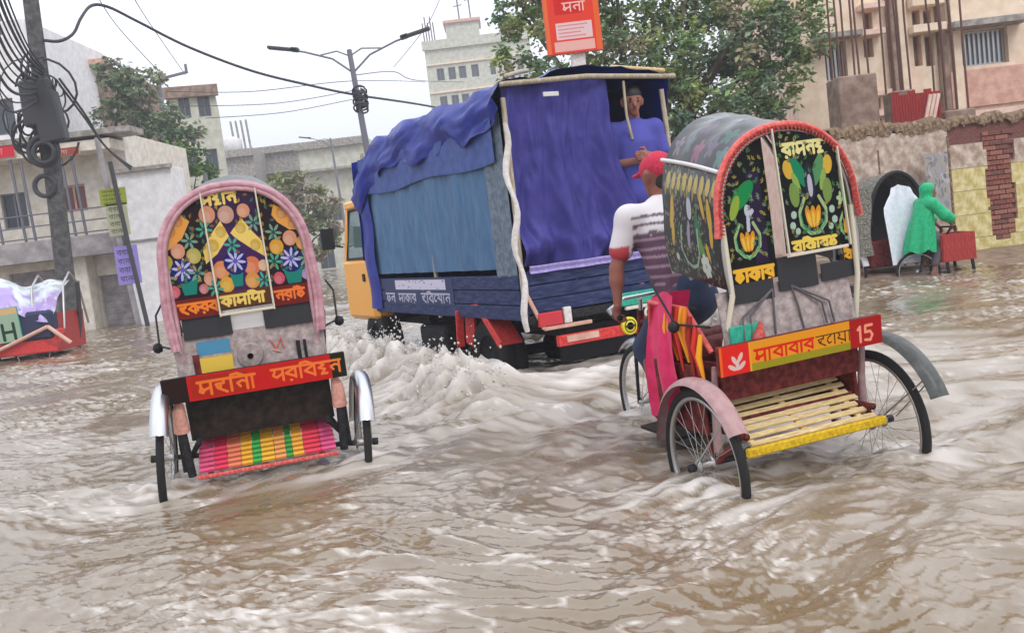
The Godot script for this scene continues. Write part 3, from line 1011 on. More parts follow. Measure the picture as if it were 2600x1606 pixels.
func rickshaw(kind: String, at: Vector3, yaw: float, tip: float, sc: float, label: String) -> Node3D:
	var birds := kind == "birds"
	var o := thing("cycle_rickshaw", label, "rickshaw", at, yaw)
	o.basis = Basis(Vector3.UP, yaw) * Basis(Vector3.BACK, tip) * Basis.from_scale(Vector3.ONE * sc)
	var T := 0.475 if birds else 0.52
	var R := 0.355
	for s in [-1, 1]:
		wheel(o, Vector3(s * T, R, 0), R)
		if birds and s > 0:
			mudguard(o, Vector3(s * T + 0.02, R + 0.02, 0.05), deg_to_rad(22), deg_to_rad(112), M.grey_vinyl, 0.41, 0.05)
		else:
			mudguard(o, Vector3(s * T, R, 0), deg_to_rad(30 if birds else 27), deg_to_rad(172), M.mauve if birds else M.chrome, 0.388, 0.05 if birds else 0.046)
	var fz := -1.56 if birds else -1.72
	wheel(o, Vector3(0, R, fz), R)
	mudguard(o, Vector3(0, R, fz), deg_to_rad(20), deg_to_rad(130), M.chrome, 0.382, 0.035)
	# axle and frame
	var m := MB.new()
	m.tube([Vector3(-T - 0.08, R, 0), Vector3(T + 0.08, R, 0)], 0.014, 10)
	for s in [-1, 1]:
		m.lathe([Vector2(0, -0.015), Vector2(0.02, -0.015), Vector2(0.02, 0.015), Vector2(0, 0.015)], Transform3D(Basis(Vector3.BACK, PI / 2), Vector3(s * (T + 0.07), R, 0)), 8)
	part(o, "axle", m, M.chassis)
	m = MB.new()
	for s in [-1, 1]:
		m.tube([Vector3(s * 0.34, 0.48, 0.16), Vector3(s * 0.34, 0.48, -0.5), Vector3(s * 0.05, 0.42, -0.95)], 0.017)
		m.tube([Vector3(s * 0.34, 0.48, 0.12), Vector3(s * 0.42, 0.36, 0.02)], 0.014)
		m.tube([Vector3(s * 0.34, 0.48, -0.2), Vector3(s * 0.42, 0.36, -0.02)], 0.014)
	m.tube([Vector3(0, 0.34, -0.95), Vector3(0, 0.86, -1.0)], 0.018)
	m.tube([Vector3(0, 0.34, -0.95), Vector3(0, 0.78, -1.5)], 0.018)
	m.tube([Vector3(0, 0.84, -1.0), Vector3(0, 0.86, -1.49)], 0.016)
	m.tube([Vector3(0, 0.74, -1.52), Vector3(0, 0.93, -1.46)], 0.022)
	part(o, "frame", m, M.maroon if birds else M.chassis)
	m = MB.new()
	for s in [-1, 1]:
		m.tube([Vector3(s * 0.05, R, fz), Vector3(s * 0.05, 0.72, -1.50), Vector3(s * 0.02, 0.76, -1.52)], [0.010, 0.013, 0.014])
	part(o, "fork", m, M.black)
	m = MB.new()
	m.tube([Vector3(0, 0.93, -1.46), Vector3(0, 1.0, -1.44)], 0.014)
	m.tube([Vector3(-0.30, 0.95, -1.18), Vector3(-0.28, 0.98, -1.3), Vector3(-0.12, 1.02, -1.42), Vector3(0.12, 1.02, -1.42), Vector3(0.28, 0.98, -1.3), Vector3(0.30, 0.95, -1.18)], 0.012)
	var hb := part(o, "handlebar", m, M.chrome)
	m = MB.new()
	for s in [-1, 1]:
		m.tube([Vector3(s * 0.30, 0.95, -1.10), Vector3(s * 0.295, 0.955, -1.2)], 0.017)
	part(hb, "grip", m, M.black)
	m = MB.new()
	m.tube([Vector3(0, 0.84, -1.0), Vector3(0, 0.93, -1.0)], 0.013)
	part(o, "seat_post", m, M.steel)
	part(o, "saddle", body_mesh([[Vector3(0, 0.95, -0.9), Vector3(0, 0.95, -1.14), 0.085, 0.035, Vector3(1, 1.8, 1)]], 0.018, 0.02), M.black)
	m = MB.new()
	m.lathe([Vector2(0, -0.004), Vector2(0.1, -0.004), Vector2(0.1, 0.004), Vector2(0, 0.004)], Transform3D(Basis(Vector3.BACK, PI / 2), Vector3(0.05, 0.34, -0.95)), 24)
	m.tube([Vector3(0.07, 0.34, -0.95), Vector3(0.08, 0.48, -1.04)], 0.010)
	m.tube([Vector3(-0.07, 0.34, -0.95), Vector3(-0.08, 0.2, -0.86)], 0.010)
	m.tube([Vector3(-0.08, 0.2, -0.86), Vector3(-0.17, 0.2, -0.86)], 0.016)
	m.tube([Vector3(0.08, 0.48, -1.04), Vector3(0.17, 0.48, -1.04)], 0.016)
	part(o, "crank", m, M.steel)
	# body below the seat
	var bw := 0.74 if birds else 0.76
	m = MB.new()
	m.box(Vector3(0, 0.725 if birds else 0.62, 0.05), Vector3(bw, 0.19 if birds else 0.28, 0.018), Basis(Vector3.RIGHT, 0.12))
	part(o, "rear_panel", m, M.maroon if birds else M.dark_wood)
	m = MB.new()
	for s in [-1, 1]:
		m.box(Vector3(s * (bw * 0.5 - 0.01), 0.66, -0.22), Vector3(0.018, 0.30, 0.5))
	m.box(Vector3(0, 0.66, -0.48), Vector3(bw - 0.06, 0.28, 0.018))
	m.box(Vector3(0, 0.53, -0.22), Vector3(bw - 0.06, 0.015, 0.48))
	part(o, "seat_box", m, M.maroon if birds else M.dark_wood)
	part(o, "seat_cushion", body_mesh([[Vector3(-0.28, 0.85, -0.38), Vector3(0.28, 0.85, -0.38), 0.09, 0.09, Vector3(1, 1.4, 1)], [Vector3(-0.28, 0.85, -0.12), Vector3(0.28, 0.85, -0.12), 0.09, 0.09, Vector3(1, 1.4, 1)]], 0.025, 0.06), M.maroon)
	m = MB.new()
	m.box(Vector3(0, 0.36, -0.72), Vector3(0.7, 0.02, 0.42))
	part(o, "footboard", m, M.dark_wood)
	# number board
	var bl := 0.86 if birds else 0.95
	var by := 0.835 if birds else 0.775
	m = MB.new()
	m.box(Vector3(0, by, 0.15), Vector3(bl, 0.132, 0.03), Basis(Vector3.RIGHT, 0.08), 0.004)
	var bd := part(o, "number_board", m, M.maroon if birds else M.dark_wood)
	m = MB.new()
	var bb := Basis(Vector3.RIGHT, 0.08)
	var bc := Vector3(0, by, 0.15) + bb * Vector3(0, 0, 0.018)
	m.quad(bc + bb * Vector3(-bl / 2, -0.066, 0), bc + bb * Vector3(bl / 2, -0.066, 0), bc + bb * Vector3(bl / 2, 0.066, 0), bc + bb * Vector3(-bl / 2, 0.066, 0))
	part(bd, "lettering", m, painted(board_tex(kind), 0.5))
	# tin back of the seat
	var tw := 0.70 if birds else 0.78
	var ty := 1.0 if birds else 0.93
	var rows := []
	m = MB.new()
	for i in 9:
		var row := PackedVector3Array()
		for j in 25:
			var x := (j / 24.0 - 0.5) * tw
			var y := ty + (i / 8.0 - 0.5) * (0.25 if birds else 0.23)
			var em := 0.0
			if birds:
				# embossed mountains
				var q := absf(absf(x + 0.02) - 0.09) 
				em = 0.012 * clampf(1.0 - q * 11.0 - (y - ty) * 1.5, 0.0, 1.0)
			row.append(Vector3(x, y, 0.085 - (y - ty) * 0.12 + em))
		rows.append(row)
	m.grid(rows)
	var rows2 := []
	for i in 9:
		var row := PackedVector3Array()
		for j in 25:
			row.append(rows[8 - i][j] + Vector3(0, 0, -0.006))
		rows2.append(row)
	m.grid(rows2)
	var tin := part(o, "seat_back", m, M.tin)
	if birds:
		m = MB.new()
		for s in [-1, 1]:
			for d in [[0.035, 0.09], [0.16, -0.10], [0.20, -0.12]]:
				m.tube([Vector3(-0.02 + s * 0.05, ty + 0.1, 0.088), Vector3(-0.02 + s * (d[0] + 0.03), ty, 0.104), Vector3(-0.02 + s * (d[0] + 0.04), ty - 0.1, 0.112)], 0.005, 5)
		part(tin, "embossing", m, mk(0.09, 0.08, 0.09, 0.5))
		m = MB.new()
		m.box(Vector3(-0.24, ty - 0.075, 0.105), Vector3(0.17, 0.085, 0.012))
		part(tin, "green_emblem", m, M.green_paint)
		m = MB.new()
		m.tube([Vector3(-0.19, ty - 0.11, 0.115), Vector3(-0.17, ty - 0.03, 0.12)], [0.035, 0.008], 8)
		part(tin, "red_ornament", m, M.red_trim)
	else:
		var ms := [[Vector3(-0.19, ty + 0.035, 0.088), Vector3(0.17, 0.075, 0.006), mk(0.06, 0.25, 0.42, 0.5), "blue_patch"], [Vector3(-0.185, ty - 0.055, 0.098), Vector3(0.17, 0.085, 0.006), mk(0.75, 0.5, 0.06, 0.5), "yellow_patch"], [Vector3(-0.285, ty - 0.05, 0.098), Vector3(0.035, 0.12, 0.008), M.maroon, "brown_strip"], [Vector3(0.245, ty - 0.06, 0.098), Vector3(0.022, 0.13, 0.012), M.black, "clasp"], [Vector3(0.28, ty - 0.06, 0.098), Vector3(0.016, 0.13, 0.012), M.black, "clasp"]]
		for q in ms:
			m = MB.new()
			m.box(q[0], q[1], Basis(Vector3.RIGHT, 0.12), 0.002)
			part(tin, q[3], m, q[2])
		m = MB.new()
		m.lathe([Vector2(0.0, 0.03), Vector2(0.03, 0.03), Vector2(0.045, 0.022), Vector2(0.06, 0.03), Vector2(0.068, 0.02), Vector2(0.07, 0)], Transform3D(Basis(Vector3.RIGHT, PI / 2 + 0.1), Vector3(-0.01, ty - 0.035, 0.086)), 28)
		part(tin, "round_lamp", m, M.tin)
		m = MB.new()
		for q in [[0.10, 0.03, 0.13, -0.02], [0.13, -0.02, 0.16, 0.03], [0.16, 0.03, 0.17, -0.03], [0.11, -0.03, 0.15, -0.045]]:
			m.tube([Vector3(q[0], ty + q[1], 0.09), Vector3(q[2], ty + q[3], 0.096)], 0.0035, 5)
		part(tin, "red_scrawl", m, M.red_trim)
	# hood
	var H := {"cx": 0.05, "a0": 0.365, "a1": 0.37, "s0": 1.44, "s1": 1.52, "t0": 1.82, "t1": 1.95, "b0": 1.13, "b1": 1.22, "z0": 0.10, "z1": -0.40}
	if not birds:
		H = {"cx": 0.0, "a0": 0.382, "a1": 0.392, "s0": 1.40, "s1": 1.42, "t0": 1.80, "t1": 1.91, "b0": 0.97, "b1": 1.25, "z0": 0.10, "z1": -0.62}
	m = MB.new()
	rows = []
	for i in 15:
		var row := PackedVector3Array()
		for j in 49:
			var p := hood_pt(H, i / 14.0, j / 48.0)
			# sag between the bows
			var sag := absf(sin(i / 14.0 * PI * 3.0)) * 0.012 + 0.006 * nz.get_noise_2d(i * 0.5, j * 0.35)
			row.append(p + Vector3(-(p.x - H.cx) * 0.04, -sag * (1.0 if j > 12 and j < 36 else 0.0), 0))
		rows.append(row)
	m.grid(rows)
	var hm: Material = M.grey_vinyl
	if birds:
		hm = painted(art_hood(), 0.16)
		hm.clearcoat_enabled = true
	var hood := part(o, "hood", m, hm)
	for q in [0.0, 0.33, 0.67, 1.0]:
		m = MB.new()
		var pts := []
		for j in 33:
			pts.append(hood_pt(H, q, j / 32.0) * Vector3(0.93, 0.988, 1) + Vector3(H.cx * 0.07, 0, 0))
		m.tube(pts, 0.010, 6)
		part(o, "hood_bow", m, M.steel)
	for s in ([0.305, 0.695] if birds else []):
		m = MB.new()
		var pts := []
		for i in 9:
			var p := hood_pt(H, i / 8.0, s)
			pts.append(p * Vector3(1.0, 1.0, 1.0) + Vector3(signf(p.x - H.cx) * 0.008, 0.004, 0))
		m.tube(pts, 0.010, 6)
		part(hood, "pale_strip", m, M.cloth_white)
	# padded rim round the rear bow
	m = MB.new()
	var pts2 := []
	for j in 41:
		var p := hood_pt(H, 0.0, lerpf(0.15, 0.85, j / 40.0) if birds else j / 40.0)
		pts2.append(Vector3(p.x * 1.0, p.y + 0.003, H.z0 + 0.012))
	if birds:
		m.tube(pts2, 0.016, 8)
		# scalloped fringe
		for j in range(16, 84):
			var p := hood_pt(H, 0.0, j / 100.0)
			var p2 := hood_pt(H, 0.0, (j + 1) / 100.0)
			var ctr := Vector3(H.cx, 1.3, p.z)
			var mid := (p + p2) * 0.5
			var inn := mid + (ctr - mid).normalized() * 0.034 + Vector3(0, 0, 0.03)
			m.tri(p + Vector3(0, 0, 0.03), p2 + Vector3(0, 0, 0.03), inn)
			m.tri(p2 + Vector3(0, 0, 0.03), p + Vector3(0, 0, 0.03), inn)
		part(o, "hood_rim", m, M.red_trim)
	else:
		m.tube(pts2, 0.018, 8)
		var pts3 := []
		for p in pts2:
			pts3.append(Vector3(p.x * 0.945, 1.3 + (p.y - 1.3) * 0.95 if p.y > 1.3 else p.y, p.z + 0.004))
		m.tube(pts3, 0.013, 8)
		part(o, "hood_rim", m, M.pink_trim)
	# painted rear panels
	var art := painted(art_birds() if birds else art_fruit(), 0.5)
	var zr: float = H.z0
	if birds:
		rear_panel(o, "painted_panel", H, -0.305, -0.035, 1.15, zr - 0.01, art)
		rear_panel(o, "painted_panel", H, 0.01, 0.325, 1.25, zr + 0.02, art, 0.03)
		rear_panel(o, "painted_panel", H, 0.33, 0.41, 1.17, zr - 0.01, art)
	else:
		rear_panel(o, "painted_panel", H, -0.35, -0.135, 1.13, zr, art, 0.032)
		rear_panel(o, "painted_panel", H, -0.125, 0.145, 1.15, zr + 0.012, art, 0.032)
		rear_panel(o, "painted_panel", H, 0.152, 0.35, 1.13, zr, art, 0.032)
	for x in ([0.0, 0.33] if birds else [-0.13, 0.148]):
		m = MB.new()
		m.bar(Vector3(x, hood_top(H, x) - 0.01, zr + 0.03), Vector3(x + (0.01 if birds else 0.005), 1.24 if birds else 1.12, zr + 0.035), 0.014, 0.008, 0.002)
		part(o, "panel_rod", m, M.rod)
	m = MB.new()
	m.bar(Vector3(0.0 if birds else -0.13, 1.238 if birds else 1.13, zr + 0.032), Vector3(0.33 if birds else 0.15, 1.238 if birds else 1.13, zr + 0.032), 0.008, 0.014, 0.002)
	part(o, "panel_rod", m, M.rod)
	# dark flaps under the painted panels
	for q in ([[-0.30, -0.06, 1.06, 1.15], [-0.03, 0.18, 1.08, 1.235], [0.20, 0.40, 1.09, 1.17]] if birds else [[-0.33, -0.08, 1.02, 1.13], [0.09, 0.34, 1.02, 1.13]]):
		m = MB.new()
		m.box(Vector3((q[0] + q[1]) / 2, (q[2] + q[3]) / 2, zr - 0.015), Vector3(q[1] - q[0], q[3] - q[2], 0.008))
		part(o, "dark_flap", m, M.vinyl)
	if not birds:
		m = MB.new()
		m.box(Vector3(0.0, 1.085, zr - 0.03), Vector3(0.18, 0.10, 0.01))
		part(o, "pale_gap_fill", m, M.cloth_white)  # added white panel, stands in for bright water seen through the gap
	# side posts from the hood to the body
	for s in [-1, 1]:
		m = MB.new()
		m.tube([Vector3(H.cx + s * (H.a0 - 0.025), 1.42, zr), Vector3(H.cx + s * (H.a0 - 0.03), 1.1, zr), Vector3(s * 0.36, 0.80, zr - 0.04)], 0.013, 8)
		part(o, "hood_post", m, M.rod if birds else M.pink_trim)
		m = MB.new()
		m.tube([Vector3(s * 0.39, 0.98, zr - 0.05), Vector3(s * 0.48, 1.0, -0.1), Vector3(s * 0.49, 1.16, -0.24), Vector3(s * 0.46, 1.22, -0.35)], 0.006, 6)
		m.lathe([Vector2(0, -0.03), Vector2(0.022, -0.02), Vector2(0.028, 0), Vector2(0.022, 0.02), Vector2(0, 0.03)], Transform3D(Basis(), Vector3(s * 0.49, 0.99, -0.1)), 10)
		part(o, "hood_hinge", m, M.black)
		# arm rest
		m = MB.new()
		m.tube([Vector3(s * 0.38, 0.86, 0.02), Vector3(s * 0.41, 1.06, -0.12), Vector3(s * 0.41, 1.08, -0.48), Vector3(s * 0.39, 0.86, -0.56), Vector3(s * 0.36, 0.40, -0.62)], 0.013, 8)
		part(o, "arm_rest", m, M.red_trim if birds else M.black)
	# carrier slats
	var za := 0.17
	var zb := -0.24 if birds else -0.16
	var ya := 0.43 if birds else 0.325
	var yb2 := 0.70 if birds else 0.49
	var ns := 11 if birds else 9
	for i in ns:
		var t := (i + 0.5) / ns
		m = MB.new()
		var y := lerpf(ya, yb2, t)
		var z := lerpf(za, zb, t)
		if birds:
			var jx := rng.randf_range(-0.015, 0.015)
			m.box(Vector3(jx, y + rng.randf_range(-0.003, 0.003), z), Vector3(0.66 + rng.randf_range(-0.03, 0.02), 0.012, 0.030), Basis(Vector3.RIGHT, 0.5) * Basis(Vector3.UP, rng.randf_range(-0.012, 0.012)), 0.004)
			part(o, "slat", m, M.bamboo)
		else:
			var bands := [Color(0.75, 0.10, 0.22), Color(0.8, 0.05, 0.12), Color(0.82, 0.22, 0.12), Color(0.85, 0.42, 0.04), Color(0.06, 0.42, 0.08), Color(0.85, 0.45, 0.04), Color(0.82, 0.36, 0.1), Color(0.06, 0.34, 0.07), Color(0.85, 0.4, 0.05), Color(0.8, 0.06, 0.1), Color(0.75, 0.10, 0.25)]
			var wid := [0.08, 0.07, 0.07, 0.06, 0.045, 0.07, 0.06, 0.035, 0.06, 0.09, 0.08]
			var x := -0.36
			for b in bands.size():
				m.col = bands[b]
				m.box(Vector3(x + wid[b] / 2, y, z), Vector3(wid[b], 0.014, 0.026), Basis(Vector3.RIGHT, 0.46), 0.0014)
				x += wid[b]
			part(o, "slat", m, vc_gloss())
	for x in [-0.30, -0.02, 0.28]:
		m = MB.new()
		m.bar(Vector3(x, ya - 0.016, za), Vector3(x, yb2 - 0.016, zb), 0.03, 0.016)
		part(o, "slat_bearer", m, M.bamboo if birds else M.maroon)
	m = MB.new()
	if birds:
		m.box(Vector3(0, ya - 0.012, za + 0.025), Vector3(0.74, 0.042, 0.03))
		part(o, "rear_bar", m, M.yellow_bar)
	else:
		m.box(Vector3(0, ya - 0.018, za + 0.015), Vector3(0.74, 0.02, 0.02))
		part(o, "rear_bar", m, M.red_trim)
	# spring hangers
	for s in [-1, 1]:
		m = MB.new()
		var hx: float = s * (0.40 if birds else 0.415)
		if birds:
			m.tube([Vector3(hx, 0.80, 0.06), Vector3(hx, 0.60, 0.02), Vector3(hx, 0.40, 0.0)], [0.012, 0.018, 0.022], 8)
			part(o, "hanger", m, M.mauve)
		else:
			m.tube([Vector3(hx * 0.98, 0.70, 0.1), Vector3(hx, 0.66, 0.11), Vector3(hx, 0.55, 0.11), Vector3(hx, 0.54, 0.11)], [0.022, 0.034, 0.042, 0.03], 10)
			part(o, "hanger_pad", m, M.skin_pad)
			m = MB.new()
			m.tube([Vector3(hx, 0.56, 0.11), Vector3(hx * 0.97, 0.30, 0.08)], 0.022, 8)
			m.tube([Vector3(hx * 1.06, 0.56, 0.03), Vector3(hx * 1.06, 0.32, 0.03)], 0.012, 8)
			part(o, "hanger", m, M.chassis)
	if birds:
		# rain sheet over the passenger's knees and tassels on the arm rest
		m = MB.new()
		rows = []
		for i in 15:
			var row := PackedVector3Array()
			var t := i / 14.0
			for j in 13:
				var u := j / 12.0
				var x := -0.44 + 0.06 * u + 0.03 * sin(u * 9.0 + t * 2.0) * t - 0.04 * sin(t * PI)
				row.append(Vector3(x, lerpf(1.12, 0.50, t) + 0.02 * sin(u * 5.0), -0.17 - 0.04 * t - u * (0.34 + 0.08 * t)))
			rows.append(row)
		m.grid(rows)
		rows2 = []
		for j in 13:
			var row := PackedVector3Array()
			for i in 15:
				row.append(rows[i][12] + Vector3(j / 12.0 * 0.22, 0.03 * sin(j / 12.0 * PI * 3.0 + i * 0.2) * i / 14.0, -0.05 * sin(j / 12.0 * PI)))
			rows2.append(row)
		m.grid(rows2)
		part(o, "rain_sheet", m, M.magenta)
		for j in 9:
			m = MB.new()
			m.col = [Color(0.85, 0.36, 0.02), Color(0.62, 0.04, 0.03), Color(0.35, 0.03, 0.02), Color(0.8, 0.22, 0.03)][j % 4]
			var z0 := 0.02 - j * 0.036
			var y0 := 1.07 - 0.12 * maxf(0.0, 1.0 - j / 3.0)
			m.tube([Vector3(-0.425, y0, z0), Vector3(-0.445, y0 - 0.1, z0 - 0.006), Vector3(-0.435 + 0.01 * sin(j * 2.0), y0 - 0.22 - 0.04 * (j % 3), z0 + 0.004)], [0.010, 0.015, 0.005], 6)
			part(o, "tassel", m, M.plain)
		m = MB.new()
		m.box(Vector3(-0.43, 0.64, -0.24), Vector3(0.012, 0.32, 0.46))
		part(o, "side_panel", m, M.maroon)
	else:
		# the body sits crooked on its springs
		var crook := Transform3D(Basis(Vector3.BACK, deg_to_rad(5.8)), Vector3.ZERO)
		var piv := Vector3(0, 0.4, 0)
		for ch in o.get_children():
			var nm := String(ch.name)
			if not (nm.begins_with("wheel") or nm.begins_with("mudguard") or nm.begins_with("axle") or nm.begins_with("fork")):
				ch.transform = Transform3D(Basis(), piv) * crook * Transform3D(Basis(), -piv) * ch.transform
	return o

var _vcg: StandardMaterial3D
func vc_gloss() -> StandardMaterial3D:
	if _vcg == null:
		_vcg = vcol(0.4)
	return _vcg

func make_rickshaws():
	rickshaw("fruit", RL_POS, RL_YAW, deg_to_rad(-4.8), 1.105, "cycle rickshaw with painted fruit and flower pots and a pink rimmed hood")
	rickshaw("birds", RR_POS, RR_YAW, deg_to_rad(2.0), 1.0, "cycle rickshaw with red fringed black hood, bamboo rack and yellow number board")

# ---------------------------------------------------------------- people
func head_bones(c: Vector3, f: Vector3, up := Vector3.UP) -> Array:
	var r := f.cross(up).normalized()
	return [
		[c + up * 0.035 - f * 0.012, c + up * 0.03 + f * 0.012, 0.086, 0.083],
		[c - up * 0.01 + f * 0.02, c - up * 0.075 + f * 0.055, 0.066, 0.034],
		[c + f * 0.085 + up * 0.01, c + f * 0.104 - up * 0.022, 0.010, 0.015],
		[c + f * 0.078 - up * 0.052, c + f * 0.080 - up * 0.054, 0.018, 0.018],
		[c + r * 0.082 - up * 0.015, c + r * 0.086 + up * 0.02 - f * 0.01, 0.014, 0.018],
		[c - r * 0.082 - up * 0.015, c - r * 0.086 + up * 0.02 - f * 0.01, 0.014, 0.018],
		[c - up * 0.03 - f * 0.015, c - up * 0.16 - f * 0.03, 0.055, 0.058]]

# wrist, direction of the hand, direction the palm faces, side of the thumb
func hand_bones(w: Vector3, d: Vector3, palm: Vector3, thumb: Vector3, curl := 0.9) -> Array:
	var out := [[w, w + d * 0.045, 0.024, 0.026], [w + d * 0.05 + thumb * 0.022, w + d * 0.08 + thumb * 0.028, 0.016, 0.014], [w + d * 0.05 - thumb * 0.022, w + d * 0.075 - thumb * 0.028, 0.016, 0.013]]
	for k in 4:
		var s := 0.03 - k * 0.02
		var L: float = [0.04, 0.045, 0.042, 0.033][k]
		var a := w + d * (0.085 - 0.004 * absf(k - 1)) + thumb * s
		var d1 := (d * cos(curl) + palm * sin(curl)).normalized()
		var b := a + d1 * L
		var d2 := (d * cos(curl * 2.2) + palm * sin(curl * 2.2)).normalized()
		out.append([a, b, 0.010, 0.009])
		out.append([b, b + d2 * L * 0.9, 0.009, 0.007])
	var t0 := w + d * 0.025 + thumb * 0.025
	var t1 := t0 + (d * 0.5 + thumb * 0.8 + palm * 0.3).normalized() * 0.04
	out.append([t0, t1, 0.013, 0.011])
	out.append([t1, t1 + (d * 0.8 + palm * 0.6).normalized() * 0.032, 0.010, 0.008])
	return out

func skin_paint(c: Vector3, f: Vector3, base: Color) -> Callable:
	var r := f.cross(Vector3.UP).normalized()
	return func(p: Vector3) -> Color:
		for s in [-1, 1]:
			if p.distance_to(c + f * 0.085 + r * s * 0.034 + Vector3.UP * 0.012) < 0.0115: return Color(0.02, 0.013, 0.012)
			if p.distance_to(c + f * 0.09 + r * s * 0.034 + Vector3.UP * 0.036) < 0.011: return Color(0.02, 0.012, 0.01)
		if p.distance_to(c + f * 0.096 - Vector3.UP * 0.053) < 0.02: return Color(0.20, 0.06, 0.05)
		return base

func make_riders():
	rickshaw_driver()
	truck_person()

func rickshaw_driver():
	var o := thing("person", "person in a red cap and striped shirt pedalling the red fringed rickshaw", "person")
	o.transform = Transform3D(Basis(Vector3.UP, RR_YAW) * Basis(Vector3.BACK, deg_to_rad(2.0)), RR_POS)
	var skin := Color(0.26, 0.105, 0.075)
	var f := Vector3(-0.25, -0.05, -0.95).normalized()
	var x0 := 0.06
	var hip := Vector3(x0, 1.03, -0.98)
	var chest := Vector3(x0 - 0.02, 1.38, -1.08)
	var neck := Vector3(x0 - 0.005, 1.56, -1.13)
	var head := Vector3(x0 + 0.02, 1.70, -1.17)
	var sl := Vector3(x0 - 0.225, 1.49, -1.10)
	var sr := Vector3(x0 + 0.185, 1.50, -1.10)
	var el := Vector3(x0 - 0.335, 1.22, -1.12)
	var er := Vector3(x0 + 0.30, 1.22, -1.12)
	var wl := Vector3(-0.305, 1.02, -1.10)
	var wr := Vector3(0.305, 1.02, -1.10)
	var mb := MB.new()
	var hb := [[sl, el, 0.046, 0.037], [el, el.lerp(wl, 0.3), 0.035, 0.037], [el.lerp(wl, 0.3), wl, 0.037, 0.023], [sr, er, 0.046, 0.037], [er, wr, 0.036, 0.024], [hip, chest, 0.12, 0.13], [chest, neck, 0.12, 0.055]]
	for s in [-1, 1]:
		var k := Vector3(0.05 + s * 0.12, 0.72 if s < 0 else 0.82, -1.30)
		var a := Vector3(s * 0.135, 0.29 if s < 0 else 0.56, -0.93 if s < 0 else -1.02)
		hb.append([hip + Vector3(s * 0.09, -0.03, 0), k, 0.085, 0.06])
		hb.append([k, k.lerp(a, 0.35), 0.055, 0.056])
		hb.append([k.lerp(a, 0.35), a, 0.056, 0.034])
		hb.append([a + Vector3(0, -0.03, 0.03), a + Vector3(0, -0.07, -0.14), 0.035, 0.028])
	body_mesh(hb, 0.016, 0.03, func(_p): return skin, mb)
	body_mesh(head_bones(head, f), 0.009, 0.02, skin_paint(head, f, skin), mb)
	for s in [-1, 1]:
		body_mesh(hand_bones(wl if s < 0 else wr, Vector3(0, -0.75, -0.66).normalized(), Vector3(-s * 1.0, -0.2, 0.1).normalized(), Vector3(-s * 0.2, 0.5, -0.8).normalized(), 0.8), 0.006, 0.01, func(_p): return skin, mb)
	part(o, "body", mb, M.plain)
	# striped shirt: white yoke and sleeves with grey stripes, plum below with pale stripes
	var stripes := func(p: Vector3) -> Color:
		var y := p.y + 0.25 * absf(p.x) * 0.15 + 0.008 * sin(p.x * 14.0)
		if absf(p.x - 0.05) > 0.265 and p.y < 1.345:
			return Color(0.45, 0.05, 0.06)
		if y > 1.38 or absf(p.x - 0.05) > 0.24:
			var k := fposmod(y - 1.0, 0.048)
			return Color(0.13, 0.10, 0.12) if y < 1.52 and k < 0.017 and absf(p.x - 0.05) < 0.24 else Color(0.62, 0.58, 0.6)
		var k2 := fposmod(y + 0.02 * p.x, 0.052)
		return Color(0.36, 0.24, 0.30) if k2 < 0.013 else Color(0.11, 0.055, 0.095)
	var sh := [[hip + Vector3(0, -0.02, 0), Vector3(x0 - 0.01, 1.2, -1.02), 0.155, 0.15, Vector3(0.92, 1, 1.15)], [Vector3(x0 - 0.01, 1.2, -1.02), chest, 0.15, 0.165, Vector3(0.88, 1, 1.15)], [chest, Vector3(x0 - 0.03, 1.49, -1.12), 0.15, 0.09], [sl, sl.lerp(el, 0.62), 0.074, 0.068], [sr, sr.lerp(er, 0.62), 0.074, 0.068], [sl, sr, 0.07, 0.07], [neck + Vector3(0, -0.05, 0), neck + Vector3(0, -0.03, 0), 0.075, 0.07]]
	for k in 5:
		sh.append([Vector3(x0 - 0.12, 1.05 + k * 0.06, -0.90 - k * 0.02), Vector3(x0 + 0.10, 1.02 + k * 0.065, -0.90 - k * 0.02), 0.022, 0.016])
	part(o, "striped_shirt", body_mesh(sh, 0.014, 0.045, stripes), vcol(0.85))
	var tr := [[hip + Vector3(0, -0.04, 0.01), hip + Vector3(0, 0.03, 0.01), 0.15, 0.14]]
	for s in [-1, 1]:
		var k := Vector3(0.05 + s * 0.12, 0.72 if s < 0 else 0.82, -1.30)
		tr.append([hip + Vector3(s * 0.09, -0.04, 0), k, 0.105, 0.075])
		tr.append([k, k + Vector3(0, -0.10, 0.06), 0.072, 0.066])
	part(o, "shorts", body_mesh(tr, 0.018, 0.05), mk(0.025, 0.04, 0.085, 0.9))
	part(o, "hair", body_mesh([[head - f * 0.05 - Vector3.UP * 0.035, head - f * 0.05 + Vector3.UP * 0.02, 0.055, 0.06]], 0.01, 0.02), mk(0.012, 0.01, 0.01, 0.6))
	# cap: crown and peak
	var up := Vector3.UP
	var cap := [[head + up * 0.055 - f * 0.02, head + up * 0.045 + f * 0.02, 0.088, 0.084], [head + up * 0.015 - f * 0.045, head + up * 0.03 - f * 0.05, 0.058, 0.064], [head + f * 0.08 + up * 0.045, head + f * 0.15 + up * 0.03, 0.05, 0.045, Vector3(1, 3.2, 1)]]
	part(o, "cap", body_mesh(cap, 0.009, 0.02), grainy(Color(0.42, 0.02, 0.05), Color(0.58, 0.06, 0.10), 8.0, 0.85, 61))

